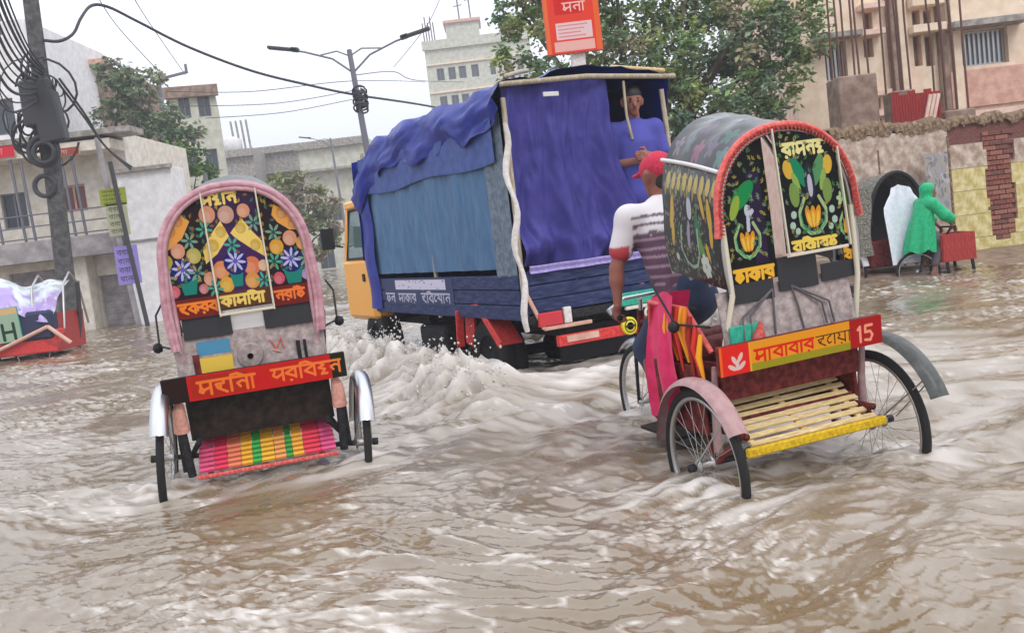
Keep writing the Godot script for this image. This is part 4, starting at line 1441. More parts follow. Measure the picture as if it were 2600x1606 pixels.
func truck_person():
	var o := thing("person", "person in a blue shirt standing in the back of the covered truck", "person")
	o.transform = Transform3D(Basis(Vector3.UP, TR_YAW), TR_POS)
	var skin := Color(0.30, 0.13, 0.10)
	var b := Vector3(0.50, 0.88, -0.10)
	var f := Vector3(-0.35, -0.1, 0.9).normalized()
	var r := Vector3(0.93, 0, 0.36)
	var head := b + Vector3(0, 1.53, 0.02)
	var sl := b + r * 0.18 + Vector3(0, 1.31, 0)
	var sr := b - r * 0.18 + Vector3(0, 1.31, 0)
	var el := b + r * 0.24 + Vector3(0, 1.03, 0.02)
	var er := b - r * 0.24 + Vector3(0, 1.03, 0.02)
	var wl := b + r * 0.05 + f * 0.24 + Vector3(0, 1.10, 0)
	var wr := b - r * 0.03 + f * 0.22 + Vector3(0, 1.06, 0)
	var mb := MB.new()
	var bn := [[sl, el, 0.05, 0.042], [el, wl, 0.04, 0.028], [sr, er, 0.05, 0.042], [er, wr, 0.04, 0.028], [b + Vector3(0, 0.85, 0), b + Vector3(0, 1.2, 0), 0.125, 0.14], [b + Vector3(0, 1.2, 0), b + Vector3(0, 1.38, 0), 0.13, 0.06]]
	for s in [-1, 1]:
		bn.append([b + r * s * 0.09 + Vector3(0, 0.84, 0), b + r * s * 0.1 + Vector3(0, 0.46, 0), 0.09, 0.06])
		bn.append([b + r * s * 0.1 + Vector3(0, 0.46, 0), b + r * s * 0.1 + Vector3(0, 0.08, 0), 0.058, 0.036])
		bn.append([b + r * s * 0.1 + Vector3(0, 0.035, 0), b + r * s * 0.11 + f * 0.15 + Vector3(0, 0.03, 0), 0.036, 0.03])
	body_mesh(bn, 0.018, 0.03, func(_p): return skin, mb)
	var fh := f
	body_mesh(head_bones(head, fh), 0.010, 0.02, skin_paint(head, fh, skin), mb)
	body_mesh(hand_bones(wl, (f * 0.5 - r * 0.8).normalized(), -f, Vector3.UP, 0.7), 0.007, 0.01, func(_p): return skin, mb)
	body_mesh(hand_bones(wr, (f * 0.5 + r * 0.8).normalized(), -f, Vector3.UP, 0.7), 0.007, 0.01, func(_p): return skin, mb)
	part(o, "body", mb, M.plain)
	var sh := [[b + Vector3(0, 0.80, 0), b + Vector3(0, 1.2, 0), 0.165, 0.165, Vector3(0.95, 1, 1.1)], [b + Vector3(0, 1.2, 0), b + Vector3(0, 1.34, 0), 0.15, 0.085], [sl, sl.lerp(el, 0.7), 0.072, 0.066], [sr, sr.lerp(er, 0.7), 0.072, 0.066], [sl, sr, 0.068, 0.068]]
	part(o, "shirt", body_mesh(sh, 0.018, 0.05), mk(0.07, 0.07, 0.36, 0.85))
	var tr := [[b + Vector3(0, 0.82, 0), b + Vector3(0, 0.9, 0), 0.15, 0.145]]
	for s in [-1, 1]:
		tr.append([b + r * s * 0.09 + Vector3(0, 0.82, 0), b + r * s * 0.1 + Vector3(0, 0.12, 0), 0.11, 0.07])
	part(o, "trousers", body_mesh(tr, 0.02, 0.04), mk(0.05, 0.05, 0.2, 0.9))
	var hr := [[head + Vector3.UP * 0.06 - f * 0.03, head + Vector3.UP * 0.065 + f * 0.012, 0.088, 0.082], [head - f * 0.045, head - f * 0.05 + Vector3.UP * 0.03, 0.062, 0.07]]
	part(o, "hair", body_mesh(hr, 0.011, 0.02), mk(0.012, 0.01, 0.01, 0.6))

# ---------------------------------------------------------------- truck
func road_wheel(parent: Node, at: Vector3, R: float, W: float):
	var ax := Transform3D(Basis(Vector3.BACK, PI / 2), Vector3.ZERO)
	var t := MB.new()
	t.lathe([Vector2(R * 0.58, -W * 0.42), Vector2(R * 0.75, -W * 0.5), Vector2(R * 0.93, -W * 0.46), Vector2(R, -W * 0.36), Vector2(R, -W * 0.1), Vector2(R - 0.012, -W * 0.08), Vector2(R - 0.012, W * 0.08), Vector2(R, W * 0.1), Vector2(R, W * 0.36), Vector2(R * 0.93, W * 0.46), Vector2(R * 0.75, W * 0.5), Vector2(R * 0.58, W * 0.42)], ax, 40)
	var w := part(parent, "wheel", t, M.tyre)
	w.position = at
	var r := MB.new()
	r.lathe([Vector2(R * 0.6, -W * 0.40), Vector2(R * 0.55, -W * 0.30), Vector2(R * 0.3, -W * 0.12), Vector2(0, -W * 0.12)], ax, 24)
	r.lathe([Vector2(0, W * 0.12), Vector2(R * 0.3, W * 0.12), Vector2(R * 0.55, W * 0.30), Vector2(R * 0.6, W * 0.40)], ax, 24)
	part(w, "rim", r, M.chassis)

func make_truck():
	var o := thing("truck", "yellow cab truck with a load bed under blue tarpaulin", "truck", TR_POS, TR_YAW)
	var W := 0.775
	var m := MB.new()
	# chassis
	for s in [-1, 1]:
		m.bar(Vector3(s * 0.36, 0.62, -0.1), Vector3(s * 0.36, 0.62, -4.6), 0.07, 0.14)
	for z in [-0.2, -1.4, -2.4, -3.4]:
		m.bar(Vector3(-0.68, 0.68, z), Vector3(0.68, 0.68, z), 0.07, 0.09)
	m.tube([Vector3(-0.6, 0.38, -0.95), Vector3(0.6, 0.38, -0.95)], 0.05)
	m.lathe([Vector2(0, -0.12), Vector2(0.11, -0.1), Vector2(0.14, 0), Vector2(0.11, 0.1), Vector2(0, 0.12)], Transform3D(Basis(Vector3.BACK, PI / 2), Vector3(0, 0.38, -0.95)), 14)
	part(o, "chassis", m, M.chassis)
	m = MB.new()
	m.box(Vector3(-0.56, 0.48, -2.3), Vector3(0.26, 0.26, 0.7), Basis(), 0.03)
	part(o, "fuel_tank", m, M.chassis)
	m = MB.new()
	m.box(Vector3(0.05, 0.46, -0.28), Vector3(0.8, 0.30, 0.04))
	part(o, "mud_flap", m, M.black)
	for p in [Vector3(-0.60, 0.36, -0.95), Vector3(0.60, 0.36, -0.95), Vector3(-0.60, 0.36, -4.05), Vector3(0.60, 0.36, -4.05)]:
		road_wheel(o, p, 0.36, 0.24)
	# red mudguards over the rear wheels
	for s in [-1, 1]:
		m = MB.new()
		var x: float = s * 0.68
		var pr := [Vector3(x, 0.46, -1.36), Vector3(x, 0.80, -1.30), Vector3(x, 0.83, -0.86), Vector3(x, 0.52, -0.50)]
		for i in 3:
			m.bar(pr[i], pr[i + 1], 0.20, 0.025)
			m.bar(pr[i] + Vector3(s * 0.11, 0, 0), pr[i + 1] + Vector3(s * 0.11, 0, 0), 0.02, 0.075)
		part(o, "mudguard", m, M.truck_red)
	# bed floor and boards
	m = MB.new()
	m.box(Vector3(0, 0.82, -1.8), Vector3(1.55, 0.06, 3.6))
	part(o, "bed_floor", m, M.chassis)
	for s in [-1, 1]:
		for k in 3:
			m = MB.new()
			m.box(Vector3(s * (W + 0.012), 0.80 + k * 0.125, -1.82), Vector3(0.028, 0.118, 3.6), Basis(), 0.006)
			part(o, "side_board", m, M.bed_blue)
	for k in 3:
		m = MB.new()
		m.box(Vector3(0, 0.84 + k * 0.115, 0.012), Vector3(1.56, 0.108, 0.03), Basis(), 0.006)
		part(o, "tail_board", m, M.bed_blue)
	m = MB.new()
	m.box(Vector3(0, 1.35, -3.6), Vector3(1.55, 1.2, 0.03))
	part(o, "front_board", m, M.bed_blue)
	# lettering on the side board: white strip and painted letters
	var c := Canvas.new(512, 96, Color(0.24, 0.28, 0.42))
	c.rect(96, 4, 370, 36, Color(0.86, 0.83, 0.90))
	for k in 30:
		c.ell(rng.randf_range(100, 460), rng.randf_range(4, 42), rng.randf_range(2, 8), rng.randf_range(1, 3), 0, Color(0.62, 0.60, 0.70))
	c.word(["ta", "na"], 8, 48, 40, Color(0.80, 0.78, 0.84), 0.15)
	c.word(["ma", "aa", "ka", "aa", "ra"], 112, 50, 36, Color(0.78, 0.76, 0.82), 0.15)
	c.word(["da", "i", "ba", "e", "sha", "aa", "na"], 290, 48, 38, Color(0.78, 0.76, 0.82), 0.15)
	m = MB.new()
	var lx := -W - 0.030
	m.quad(Vector3(lx, 0.84, -3.25), Vector3(lx, 0.84, -1.35), Vector3(lx, 1.10, -1.35), Vector3(lx, 1.10, -3.25))
	part(o, "lettering", m, painted(c.tex(), 0.6))
	# posts and roof poles
	for s in [-1, 1]:
		for z in [0.0, -1.8, -3.58]:
			m = MB.new()
			m.tube([Vector3(s * W, 0.72, z), Vector3(s * W + 0.01, 1.6, z + 0.01), Vector3(s * (W - 0.02), 2.5, z)], 0.022, 7)
			part(o, "canopy_post", m, M.pole_wood)
	m = MB.new()
	m.tube([Vector3(-W - 0.02, 2.60, 0.04), Vector3(0.0, 2.63, 0.05), Vector3(W + 0.1, 2.60, 0.04)], 0.022, 7)
	part(o, "roof_pole", m, M.pole_wood)
	m = MB.new()
	m.tube([Vector3(-0.72, 2.66, 0.02), Vector3(-0.25, 2.80, -0.6), Vector3(-0.02, 2.86, -0.9)], 0.020, 7)
	part(o, "roof_pole", m, M.pole_wood)
	m = MB.new()
	m.tube([Vector3(0.35, 2.72, -0.1), Vector3(0.98, 2.70, -0.25)], 0.020, 7)
	part(o, "roof_pole", m, M.bamboo)
	# roof sheet, hanging over the left side
	m = MB.new()
	var rows := []
	for i in 41:
		var t := i / 40.0
		var z := 0.06 - 3.78 * t
		var yt := lerpf(2.62, 2.60, smoothstep(0.0, 1.0, t)) - 0.20 * smoothstep(0.80, 1.0, t) - 0.03 * absf(sin(t * PI * 2.0))
		var row := PackedVector3Array()
		var hang := 0.34 + 0.05 * sin(t * 17.0) + 0.03 * sin(t * 41.0) + 0.22 * smoothstep(0.82, 1.0, t) - 0.12 * smoothstep(0.2, 0.0, t)
		for j in 41:
			var u := j / 40.0
			var nn := 0.030 * nz.get_noise_2d(t * 5.0, u * 5.0) + 0.028 * (0.4 - absf(nz.get_noise_2d(t * 6.0 + 2.0 * u, u * 9.0 + 3.0)))
			if u < 0.25:
				var q := 1.0 - u / 0.25
				row.append(Vector3(-W - 0.035 - 0.05 * sin(q * 2.2) - nn * 1.6, yt - 0.03 - hang * q, z))
			elif u > 0.85:
				var q := (u - 0.85) / 0.15
				row.append(Vector3(W + 0.03 + nn, yt - 0.02 - 1.75 * q, z - 0.35 * q * (1.0 - t)))
			else:
				var q := (u - 0.25) / 0.6
				row.append(Vector3(lerpf(-W - 0.03, W + 0.03, q), yt + 0.07 * sin(q * PI) + nn * 1.5 + 0.05 * exp(-pow((q - 0.8) * 5.0, 2.0)) * exp(-t * 6.0), z))
		rows.append(row)
	m.grid(rows)
	part(o, "roof_tarpaulin", m, M.tarp)
	# front end of the roof sheet
	m = MB.new()
	rows = []
	for i in 7:
		var row := PackedVector3Array()
		for j in 15:
			var u := j / 14.0
			row.append(Vector3(lerpf(-W - 0.06, W + 0.05, u), 2.42 + 0.07 * sin(u * PI) - 1.1 * i / 6.0, -3.74 - 0.03 * sin(i * 1.3 + u * 7.0)))
		rows.append(row)
	m.grid(rows)
	part(o, "front_tarpaulin", m, M.tarp)
	# side curtains, lower sheet and upper flap
	m = MB.new()
	rows = []
	for i in 13:
		var row := PackedVector3Array()
		for j in 61:
			var t := j / 60.0
			row.append(Vector3(-W - 0.025 + 0.016 * sin(t * 46.0 + 1.5 * sin(t * 9.0)) * (0.4 + 0.6 * i / 12.0) + 0.022 * (0.4 - absf(nz.get_noise_2d(t * 14.0, i * 0.25))), lerpf(1.16, 2.38, 1.0 - i / 12.0), -0.35 - 3.15 * t))
		rows.append(row)
	m.grid(rows)
	part(o, "side_curtain", m, M.curtain_side)
	m = MB.new()
	rows = []
	for i in 9:
		var row := PackedVector3Array()
		for j in 41:
			var t := j / 40.0
			row.append(Vector3(-W - 0.055 + 0.008 * sin(t * 30.0), lerpf(2.42, 2.02 - 0.02 * sin(t * 11.0), i / 8.0), -0.12 - 3.4 * t))
		rows.append(row)
	m.grid(rows)
	part(o, "side_flap", m, grainy(Color(0.045, 0.075, 0.24), Color(0.07, 0.11, 0.32), 1.4, 0.5, 63))
	# grey inner strip of the side near the tail, and the front edge strip
	m = MB.new()
	rows = []
	for i in 9:
		var row := PackedVector3Array()
		for j in 9:
			row.append(Vector3(-W - 0.02 + 0.012 * sin(j * 1.7), lerpf(2.4, 1.10, i / 8.0), -0.02 - 0.40 * j / 8.0))
		rows.append(row)
	m.grid(rows)
	part(o, "side_strip", m, grainy(Color(0.10, 0.13, 0.18), Color(0.2, 0.24, 0.28), 2.0, 0.6, 64))
	m = MB.new()
	rows = []
	for i in 15:
		var row := PackedVector3Array()
		for j in 9:
			row.append(Vector3(-W - 0.045 - 0.025 * sin(j / 8.0 * PI) - 0.012 * sin(i * 0.9), lerpf(2.25, 0.78, i / 14.0), -3.36 - 0.36 * j / 8.0))
		rows.append(row)
	m.grid(rows)
	part(o, "front_strip", m, M.tarp)
	# rear curtain with folds, tied to the right, gathered on the tail board
	m = MB.new()
	rows = []
	for i in 37:
		var row := PackedVector3Array()
		var t := i / 36.0
		for j in 71:
			var u := j / 70.0
			var wd := lerpf(0.98, 1.28, smoothstep(0.25, 1.0, t)) 
			var fold := 0.17 * (0.6 - absf(sin(u * 6.5 + 0.6 * t + 0.3 * sin(t * 4.0)))) * (0.2 + 0.8 * t) + 0.030 * sin(u * 31.0 + t * 3.0) * t
			var bulge := 0.10 * exp(-pow((t - 0.90) / 0.07, 2.0)) * (0.6 + 0.5 * sin(u * 9.0 + 1.0) + 0.5 * nz.get_noise_2d(u * 8.0, t * 5.0))
			var yy := lerpf(2.60 + 0.04 * sin(u * PI), 1.17, t)
			row.append(Vector3(-W + 0.02 + wd * u, yy, -0.03 + fold * 0.9 + bulge + 0.045 * (0.4 - absf(nz.get_noise_2d(u * 6.0 + 0.6 * t, t * 1.8 + 4.0))) + 0.018 * (0.4 - absf(nz.get_noise_2d(u * 15.0, t * 5.0)))))
		rows.append(row)
	m.grid(rows)
	part(o, "rear_curtain", m, M.curtain_rear)
	m = MB.new()
	rows = []
	for i in 5:
		var row := PackedVector3Array()
		for j in 31:
			var u := j / 30.0
			row.append(Vector3(-W + 0.05 + 1.3 * u, 1.17 - 0.06 * i / 4.0, 0.06 + 0.03 * sin(u * 21.0) + 0.012 * sin(i * 2.0)))
		rows.append(row)
	m.grid(rows)
	part(o, "curtain_hem", m, grainy(Color(0.25, 0.2, 0.5), Color(0.42, 0.36, 0.64), 3.0, 0.6, 65))
	m = MB.new()
	m.box(Vector3(-0.36, 2.50, 0.07), Vector3(0.14, 0.035, 0.012))
	part(o, "white_tag", m, M.cloth_white)
	# torn pale cloth twisted round the corner post
	m = MB.new()
	var pts := []
	var rad := []
	for i in 22:
		var t := i / 21.0
		pts.append(Vector3(-W - 0.02 + 0.022 * sin(t * 19.0), lerpf(2.30, 0.66, t), 0.045 + 0.02 * cos(t * 15.0)))
		rad.append(0.016 + 0.012 * absf(sin(t * 9.0)))
	m.tube(pts, rad, 7)
	part(o, "twisted_cloth", m, M.white_paint)
	m = MB.new()
	m.tube([Vector3(0.36, 2.58, 0.03), Vector3(0.35, 2.3, 0.04), Vector3(0.39, 2.1, 0.03)], 0.012, 6)
	part(o, "curtain_tie", m, M.pole_wood)
	# tail: cross member, lamps, bumper
	m = MB.new()
	m.box(Vector3(0, 0.74, 0.02), Vector3(1.56, 0.07, 0.06))
	part(o, "cross_member", m, M.chassis)
	m = MB.new()
	m.bar(Vector3(-W - 0.02, 1.0, 0.05), Vector3(-0.66, 0.66, 0.07), 0.03, 0.03)
	m.bar(Vector3(-0.66, 0.66, 0.07), Vector3(-0.22, 0.66, 0.07), 0.03, 0.03)
	part(o, "tail_bracket", m, M.salmon)
	for q in [[-0.60, 0.735, 0.22, 0.11, M.brush_red, "tail_lamp"], [-0.44, 0.745, 0.07, 0.13, M.white_paint, "tail_plate"], [0.24, 0.79, 0.42, 0.11, M.green_paint, "green_plate"], [0.28, 0.715, 0.34, 0.03, M.white_paint, "tail_plate"]]:
		m = MB.new()
		m.box(Vector3(q[0], q[1], 0.075), Vector3(q[2], q[3], 0.03), Basis(), 0.006)
		part(o, q[5], m, q[4])
	m = MB.new()
	m.bar(Vector3(-0.58, 0.55, 0.12), Vector3(W, 0.55, 0.12), 0.05, 0.085)
	var bp := part(o, "bumper", m, M.truck_red)
	m = MB.new()
	m.box(Vector3(-0.36, 0.56, 0.149), Vector3(0.30, 0.055, 0.006))
	part(bp, "pale_band", m, M.salmon)
	m = MB.new()
	m.lathe([Vector2(0, 0.02), Vector2(0.065, 0.02), Vector2(0.075, 0.01), Vector2(0.075, -0.01)], Transform3D(Basis(Vector3.RIGHT, PI / 2), Vector3(0.08, 0.58, 0.155)), 20)
	var em := part(o, "round_emblem", m, mk(0.72, 0.62, 0.02, 0.4))
	m = MB.new()
	m.box(Vector3(0.08, 0.58, 0.179), Vector3(0.09, 0.018, 0.006))
	m.tube(arc(Vector3(0.08, 0.58, 0.172), Vector3.RIGHT, Vector3.UP, 0.052, 0, TAU, 20), 0.006, 5)
	part(em, "black_mark", m, M.black)
	m = MB.new()
	m.tube(arc(Vector3(0.30, 0.66, 0.14), Vector3.RIGHT, Vector3.UP, 0.04, 0.6, 5.2, 12), 0.011, 6)
	part(o, "tow_hook", m, M.white_paint)
	# cab
	m = MB.new()
	var cz := -3.86
	m.box(Vector3(0, 0.98, cz - 0.5), Vector3(1.5, 0.74, 1.06), Basis(), 0.06)
	m.box(Vector3(0, 1.98, cz - 0.36), Vector3(1.42, 0.10, 0.86), Basis(), 0.045)
	for s in [-1, 1]:
		m.bar(Vector3(s * 0.70, 1.3, cz - 0.05), Vector3(s * 0.67, 1.98, cz - 0.05), 0.06, 0.16, 0.02)
		m.bar(Vector3(s * 0.70, 1.3, cz - 0.98), Vector3(s * 0.67, 1.98, cz - 0.74), 0.05, 0.08, 0.02)
	m.box(Vector3(0, 1.62, cz + 0.02), Vector3(1.36, 0.7, 0.03))
	var cab := part(o, "cab", m, M.cab_yellow)
	for s in [-1, 1]:
		m = MB.new()
		var A := [Vector3(s * 0.705, 1.34, cz - 0.13), Vector3(s * 0.68, 1.92, cz - 0.13), Vector3(s * 0.68, 1.92, cz - 0.70), Vector3(s * 0.705, 1.34, cz - 0.92)]
		m.quad(A[0], A[1], A[2], A[3])
		var pane := part(cab, "side_window", m, M.glass)
		m = MB.new()
		m.tube([A[0], A[1], A[2], A[3], A[0]], 0.022, 6)
		part(pane, "seal", m, M.black)
		m = MB.new()
		m.box(Vector3(s * 0.757, 1.12, cz - 0.22), Vector3(0.02, 0.09, 0.07), Basis(), 0.008)
		part(cab, "door_handle", m, M.black)
		m = MB.new()
		m.tube([Vector3(s * 0.73, 1.5, cz - 0.95), Vector3(s * 0.9, 1.56, cz - 1.0), Vector3(s * 0.9, 1.5, cz - 1.0)], 0.012, 6)
		m.box(Vector3(s * 0.9, 1.62, cz - 1.0), Vector3(0.16, 0.26, 0.04), Basis(), 0.015)
		part(cab, "wing_mirror", m, M.black)
	m = MB.new()
	m.quad(Vector3(-0.66, 1.34, cz - 1.0), Vector3(0.66, 1.34, cz - 1.0), Vector3(0.64, 1.94, cz - 0.78), Vector3(-0.64, 1.94, cz - 0.78))
	part(cab, "windscreen", m, M.glass)

# ---------------------------------------------------------------- places read off the photograph: pixel and distance to a point
func pt(px: float, py: float, dist: float) -> Vector3:
	var r := Basis(Vector3.RIGHT, deg_to_rad(-5.05)) * Basis(Vector3.BACK, deg_to_rad(-6.8)) * Vector3((px - 1300.0) / 2500.0, (803.0 - py) / 2500.0, -1.0)
	return Vector3(0, CAM_H, 0) + r * (dist / -r.z)

# wall sheet w by h at z = 0 with rectangular openings that have reveals
func facade(m: MB, w: float, h: float, holes: Array, deep := 0.18):
	var xs := [0.0, w]
	var ys := [0.0, h]
	for q in holes:
		xs.append_array([clampf(q[0], 0, w), clampf(q[2], 0, w)]); ys.append_array([clampf(q[1], 0, h), clampf(q[3], 0, h)])
	xs.sort(); ys.sort()
	var inside := func(x: float, y: float) -> bool:
		for q in holes:
			if x > q[0] and x < q[2] and y > q[1] and y < q[3]: return true
		return false
	var D := Vector3(0, 0, -deep)
	for i in xs.size() - 1:
		for j in ys.size() - 1:
			if xs[i + 1] - xs[i] < 0.001 or ys[j + 1] - ys[j] < 0.001: continue
			var a := Vector3(xs[i], ys[j], 0)
			var b := Vector3(xs[i + 1], ys[j], 0)
			var c := Vector3(xs[i + 1], ys[j + 1], 0)
			var d := Vector3(xs[i], ys[j + 1], 0)
			if not inside.call((a.x + c.x) / 2, (a.y + c.y) / 2):
				m.quad(a, b, c, d)
				continue
			var e := 0.004
			if not inside.call(a.x - e, (a.y + c.y) / 2): m.quad(a, d, d + D, a + D)
			if not inside.call(c.x + e, (a.y + c.y) / 2): m.quad(c, b, b + D, c + D)
			if not inside.call((a.x + c.x) / 2, a.y - e): m.quad(b, a, a + D, b + D)
			if not inside.call((a.x + c.x) / 2, c.y + e): m.quad(d, c, c + D, d + D)

func shell(m: MB, w: float, h: float, deep: float, front := 0.18):
	m.box(Vector3(w / 2, h / 2, -front - (deep - front) / 2 - 0.01), Vector3(w - 0.002, h - 0.002, deep - front), Basis(), 0.01)
	for s in [0, 1]:
		m.box(Vector3(w * s + (0.01 if s == 0 else -0.01), h / 2, -front / 2 - 0.004), Vector3(0.02, h - 0.004, front), Basis(), 0.001)
	m.box(Vector3(w / 2, h - 0.01, -front / 2 - 0.004), Vector3(w - 0.05, 0.02, front), Basis(), 0.001)

func window_in(o: Node, q: Array, z := -0.12, bars := 1, mat: Material = null, frame: Material = null):
	var x0: float = q[0]
	var y0: float = q[1]
	var x1: float = q[2]
	var y1: float = q[3]
	var f := MB.new()
	var t: float = minf(0.05, (x1 - x0) * 0.12)
	f.box(Vector3((x0 + x1) / 2, y0 + t / 2, z + 0.02), Vector3(x1 - x0, t, 0.04))
	f.box(Vector3((x0 + x1) / 2, y1 - t / 2, z + 0.02), Vector3(x1 - x0, t, 0.04))
	for i in bars + 2:
		f.box(Vector3(lerpf(x0 + t / 2, x1 - t / 2, float(i) / (bars + 1)), (y0 + y1) / 2, z + 0.024), Vector3(t, y1 - y0 - 0.01, 0.04))
	var w := part(o, "window", f, frame if frame else M.lamp_grey)
	var p := MB.new()
	p.box(Vector3((x0 + x1) / 2, (y0 + y1) / 2, z - 0.01), Vector3(x1 - x0 - 0.01, y1 - y0 - 0.01, 0.012), Basis(), 0.001)
	part(w, "pane", p, mat if mat else M.window)

func ledge(o: Node, called: String, x0: float, x1: float, y: float, out := 0.22, th := 0.08, mat: Material = null):
	var m := MB.new()
	m.box(Vector3((x0 + x1) / 2, y, out / 2 + 0.003), Vector3(x1 - x0, th, out))
	part(o, called, m, mat if mat else M.pale_wall)

# a building face on to the street; the rectangle is read off the photograph at a distance
func house(called: String, label: String, px0: float, px1: float, ytop: float, dist: float, deep: float, mat: Material, wins: Array, yaw := 0.0, bars := 1) -> Node3D:
	var mid := (px0 + px1) / 2
	var a := pt(px0, ytop, dist)
	var b := pt(px1, ytop, dist)
	var w := b.x - a.x
	var h := pt(mid, ytop, dist).y - GROUND
	var o := thing(called, label, "building", Vector3(a.x, GROUND, -dist), yaw)
	var m := MB.new()
	facade(m, w, h, wins)
	part(o, "wall", m, mat)
	m = MB.new()
	shell(m, w, h, deep)
	part(o, "shell", m, mat)
	for q in wins:
		window_in(o, q, -0.12, bars)
	o.set_meta("w", w)
	o.set_meta("h", h)
	return o

# ---------------------------------------------------------------- the right side: wall, bank, unfinished house
func make_right_side():
	# bank of wet mud at the foot of the wall
	var m := MB.new()
	var rows := []
	for i in 15:
		var row := PackedVector3Array()
		var z := -11.4 - i * 0.36
		for j in 60:
			var x := 3.2 + j * 0.16 + (i * 0.12)
			var y := lerpf(-0.12, 0.09, smoothstep(0.0, 8.0, i)) + 0.03 * nz.get_noise_2d(x * 1.1, z * 1.5) + 0.012 * nz.get_noise_2d(x * 4.0, z * 5.0)
			y -= 0.22 * smoothstep(5.0, 3.6, x)
			row.append(Vector3(x, y, z))
		rows.append(row)
	m.grid(rows)
	struct("bank", m, M.mud)
	# boundary wall
	var A := pt(2120, 500, 14.2)
	var B := pt(2740, 500, 15.4)
	var yaw := atan2(-(B.z - A.z), B.x - A.x)
	var o := thing("boundary_wall", "weathered plaster boundary wall with bare brick patch beside the muddy bank", "wall", Vector3(A.x, -0.05, A.z), yaw)
	var L := Vector2(B.x - A.x, B.z - A.z).length()
	var H := pt(2440, 300, 14.8).y + 0.05
	m = MB.new()
	m.box(Vector3(L / 2, H / 2 - 0.03, -0.14), Vector3(L, H - 0.06, 0.2), Basis(), 0.01)
	part(o, "core", m, M.brick_b)
	var hx := L * 0.615
	var holes := [[hx, 0.34, hx + 0.44, H - 0.25], [hx - 0.05, 0.9, hx, 1.35], [hx + 0.44, 0.55, hx + 0.50, 1.1], [hx + 0.06, 0.26, hx + 0.34, 0.34], [hx - 0.06, H - 0.5, hx, H - 0.25], [hx + 0.44, H - 0.7, hx + 0.52, H - 0.25]]
	m = MB.new()
	facade(m, L * 0.46, H - 0.12, [], 0.03)
	part(o, "plaster", m, M.plaster)
	# yellow washed plaster in courses with open joints
	var y := 0.0
	var courses := [0.34, 0.36, 0.36, 0.34, 0.36]
	for k in courses.size():
		var hh: float = minf(courses[k], H - 0.14 - y)
		var hs := []
		for q in holes:
			if q[3] > y and q[1] < y + hh:
				hs.append([q[0] - L * 0.46, q[1] - y, q[2] - L * 0.46, q[3] - y])
		m = MB.new()
		facade(m, L * 0.54, hh - 0.006, hs, 0.04)
		m.box(Vector3(L * 0.27, hh - 0.003, -0.03), Vector3(L * 0.54, 0.004, 0.03), Basis(), 0.001)
		var pl := part(o, "plaster", m, M.yellow_plaster if k < 4 else M.plaster)
		pl.position = Vector3(L * 0.46, y, 0.005)
		y += hh
	m = MB.new()
	for q in [[L * 0.30, 0.0, 0.03, 1.2], [L * 0.46, 0.4, 0.035, 1.5], [L * 0.18, 0.8, 0.02, 1.0]]:
		m.box(Vector3(q[0], q[1] + q[3] / 2, 0.008), Vector3(q[2], q[3], 0.012))
	part(o, "plaster_ridge", m, M.moss)
	# bricks laid bare
	var bm := [MB.new(), MB.new()]
	bm[0].box(Vector3.ZERO, Vector3(0.232, 0.062, 0.05), Basis(), 0.006)
	bm[1].box(Vector3.ZERO, Vector3(0.112, 0.062, 0.05), Basis(), 0.006)
	var ms := [bm[0].mesh(), bm[1].mesh()]
	var mats := [M.brick_a, M.brick_b, M.brick_c]
	var row_n := 0
	var yy := 0.30
	while yy < H - 0.26:
		var xx := hx - 0.05 + (0.0 if row_n % 2 == 0 else 0.122)
		if row_n % 2 == 1:
			var hb := part(o, "brick", ms[1], mats[rng.randi() % 3])
			hb.position = Vector3(hx + 0.012, yy, -0.026 + rng.randf_range(-0.004, 0.006))
		while xx < hx + 0.36:
			var bk := part(o, "brick", ms[0], mats[rng.randi() % 3])
			bk.position = Vector3(xx + 0.116, yy, -0.026 + rng.randf_range(-0.006, 0.008))
			xx += 0.244
		yy += 0.075
		row_n += 1
	# mossy broken coping
	m = MB.new()
	rows = []
	for i in 5:
		var row := PackedVector3Array()
		for j in 120:
			var x := L * j / 119.0
			var top := H + 0.03 + 0.05 * nz.get_noise_2d(x * 2.0, 3.0) + 0.03 * nz.get_noise_2d(x * 7.0, 9.0)
			var low := H - 0.09 - 0.09 * absf(nz.get_noise_2d(x * 1.4, 40.0)) - 0.05 * nz.get_noise_2d(x * 9.0, 20.0)
			row.append([Vector3(x, low, 0.012), Vector3(x, lerpf(low, top, 0.6), 0.022), Vector3(x, top, 0.0), Vector3(x, top, -0.24), Vector3(x, low, -0.26)][i])
		rows.append(row)
	m.grid(rows)
	part(o, "coping", m, M.moss)
	# unfinished house
	var D := 19.0
	var s := 2500.0 / D
	var a := pt(2020, 200, D)
	var w := 6.6
	var h := 8.2
	var b := thing("unfinished_house", "pale pink unfinished house with slot windows behind the boundary wall", "building", Vector3(a.x, GROUND, -D), 0.0)
	var T := func(zx: float, zy: float) -> Vector2:
		var p := pt(2000 + zx * 0.489, zy * 0.489, D)
		return Vector2(p.x - a.x, p.y - GROUND)
	var wins := []
	for q in [[405, 170, 432, 62], [400, 300, 442, 196], [428, 570, 482, 508], [440, 660, 490, 612], [650, 132, 682, 52], [708, 132, 742, 52], [662, 345, 692, 180], [722, 345, 756, 180], [890, 352, 1140, 135], [205, 425, 300, 210], [960, -60, 1140, -200], [430, -60, 500, -160], [690, -60, 760, -200]]:
		var p0: Vector2 = T.call(q[0], q[1])
		var p1: Vector2 = T.call(q[2], q[3])
		wins.append([minf(p0.x, p1.x), p0.y, maxf(p1.x, p0.x + 0.15), p1.y])
	m = MB.new()
	facade(m, w, h, wins, 0.25)
	part(b, "wall", m, M.pale_wall)
	m = MB.new()
	shell(m, w, h, 5.0, 0.25)
	part(b, "shell", m, M.pink_wall)
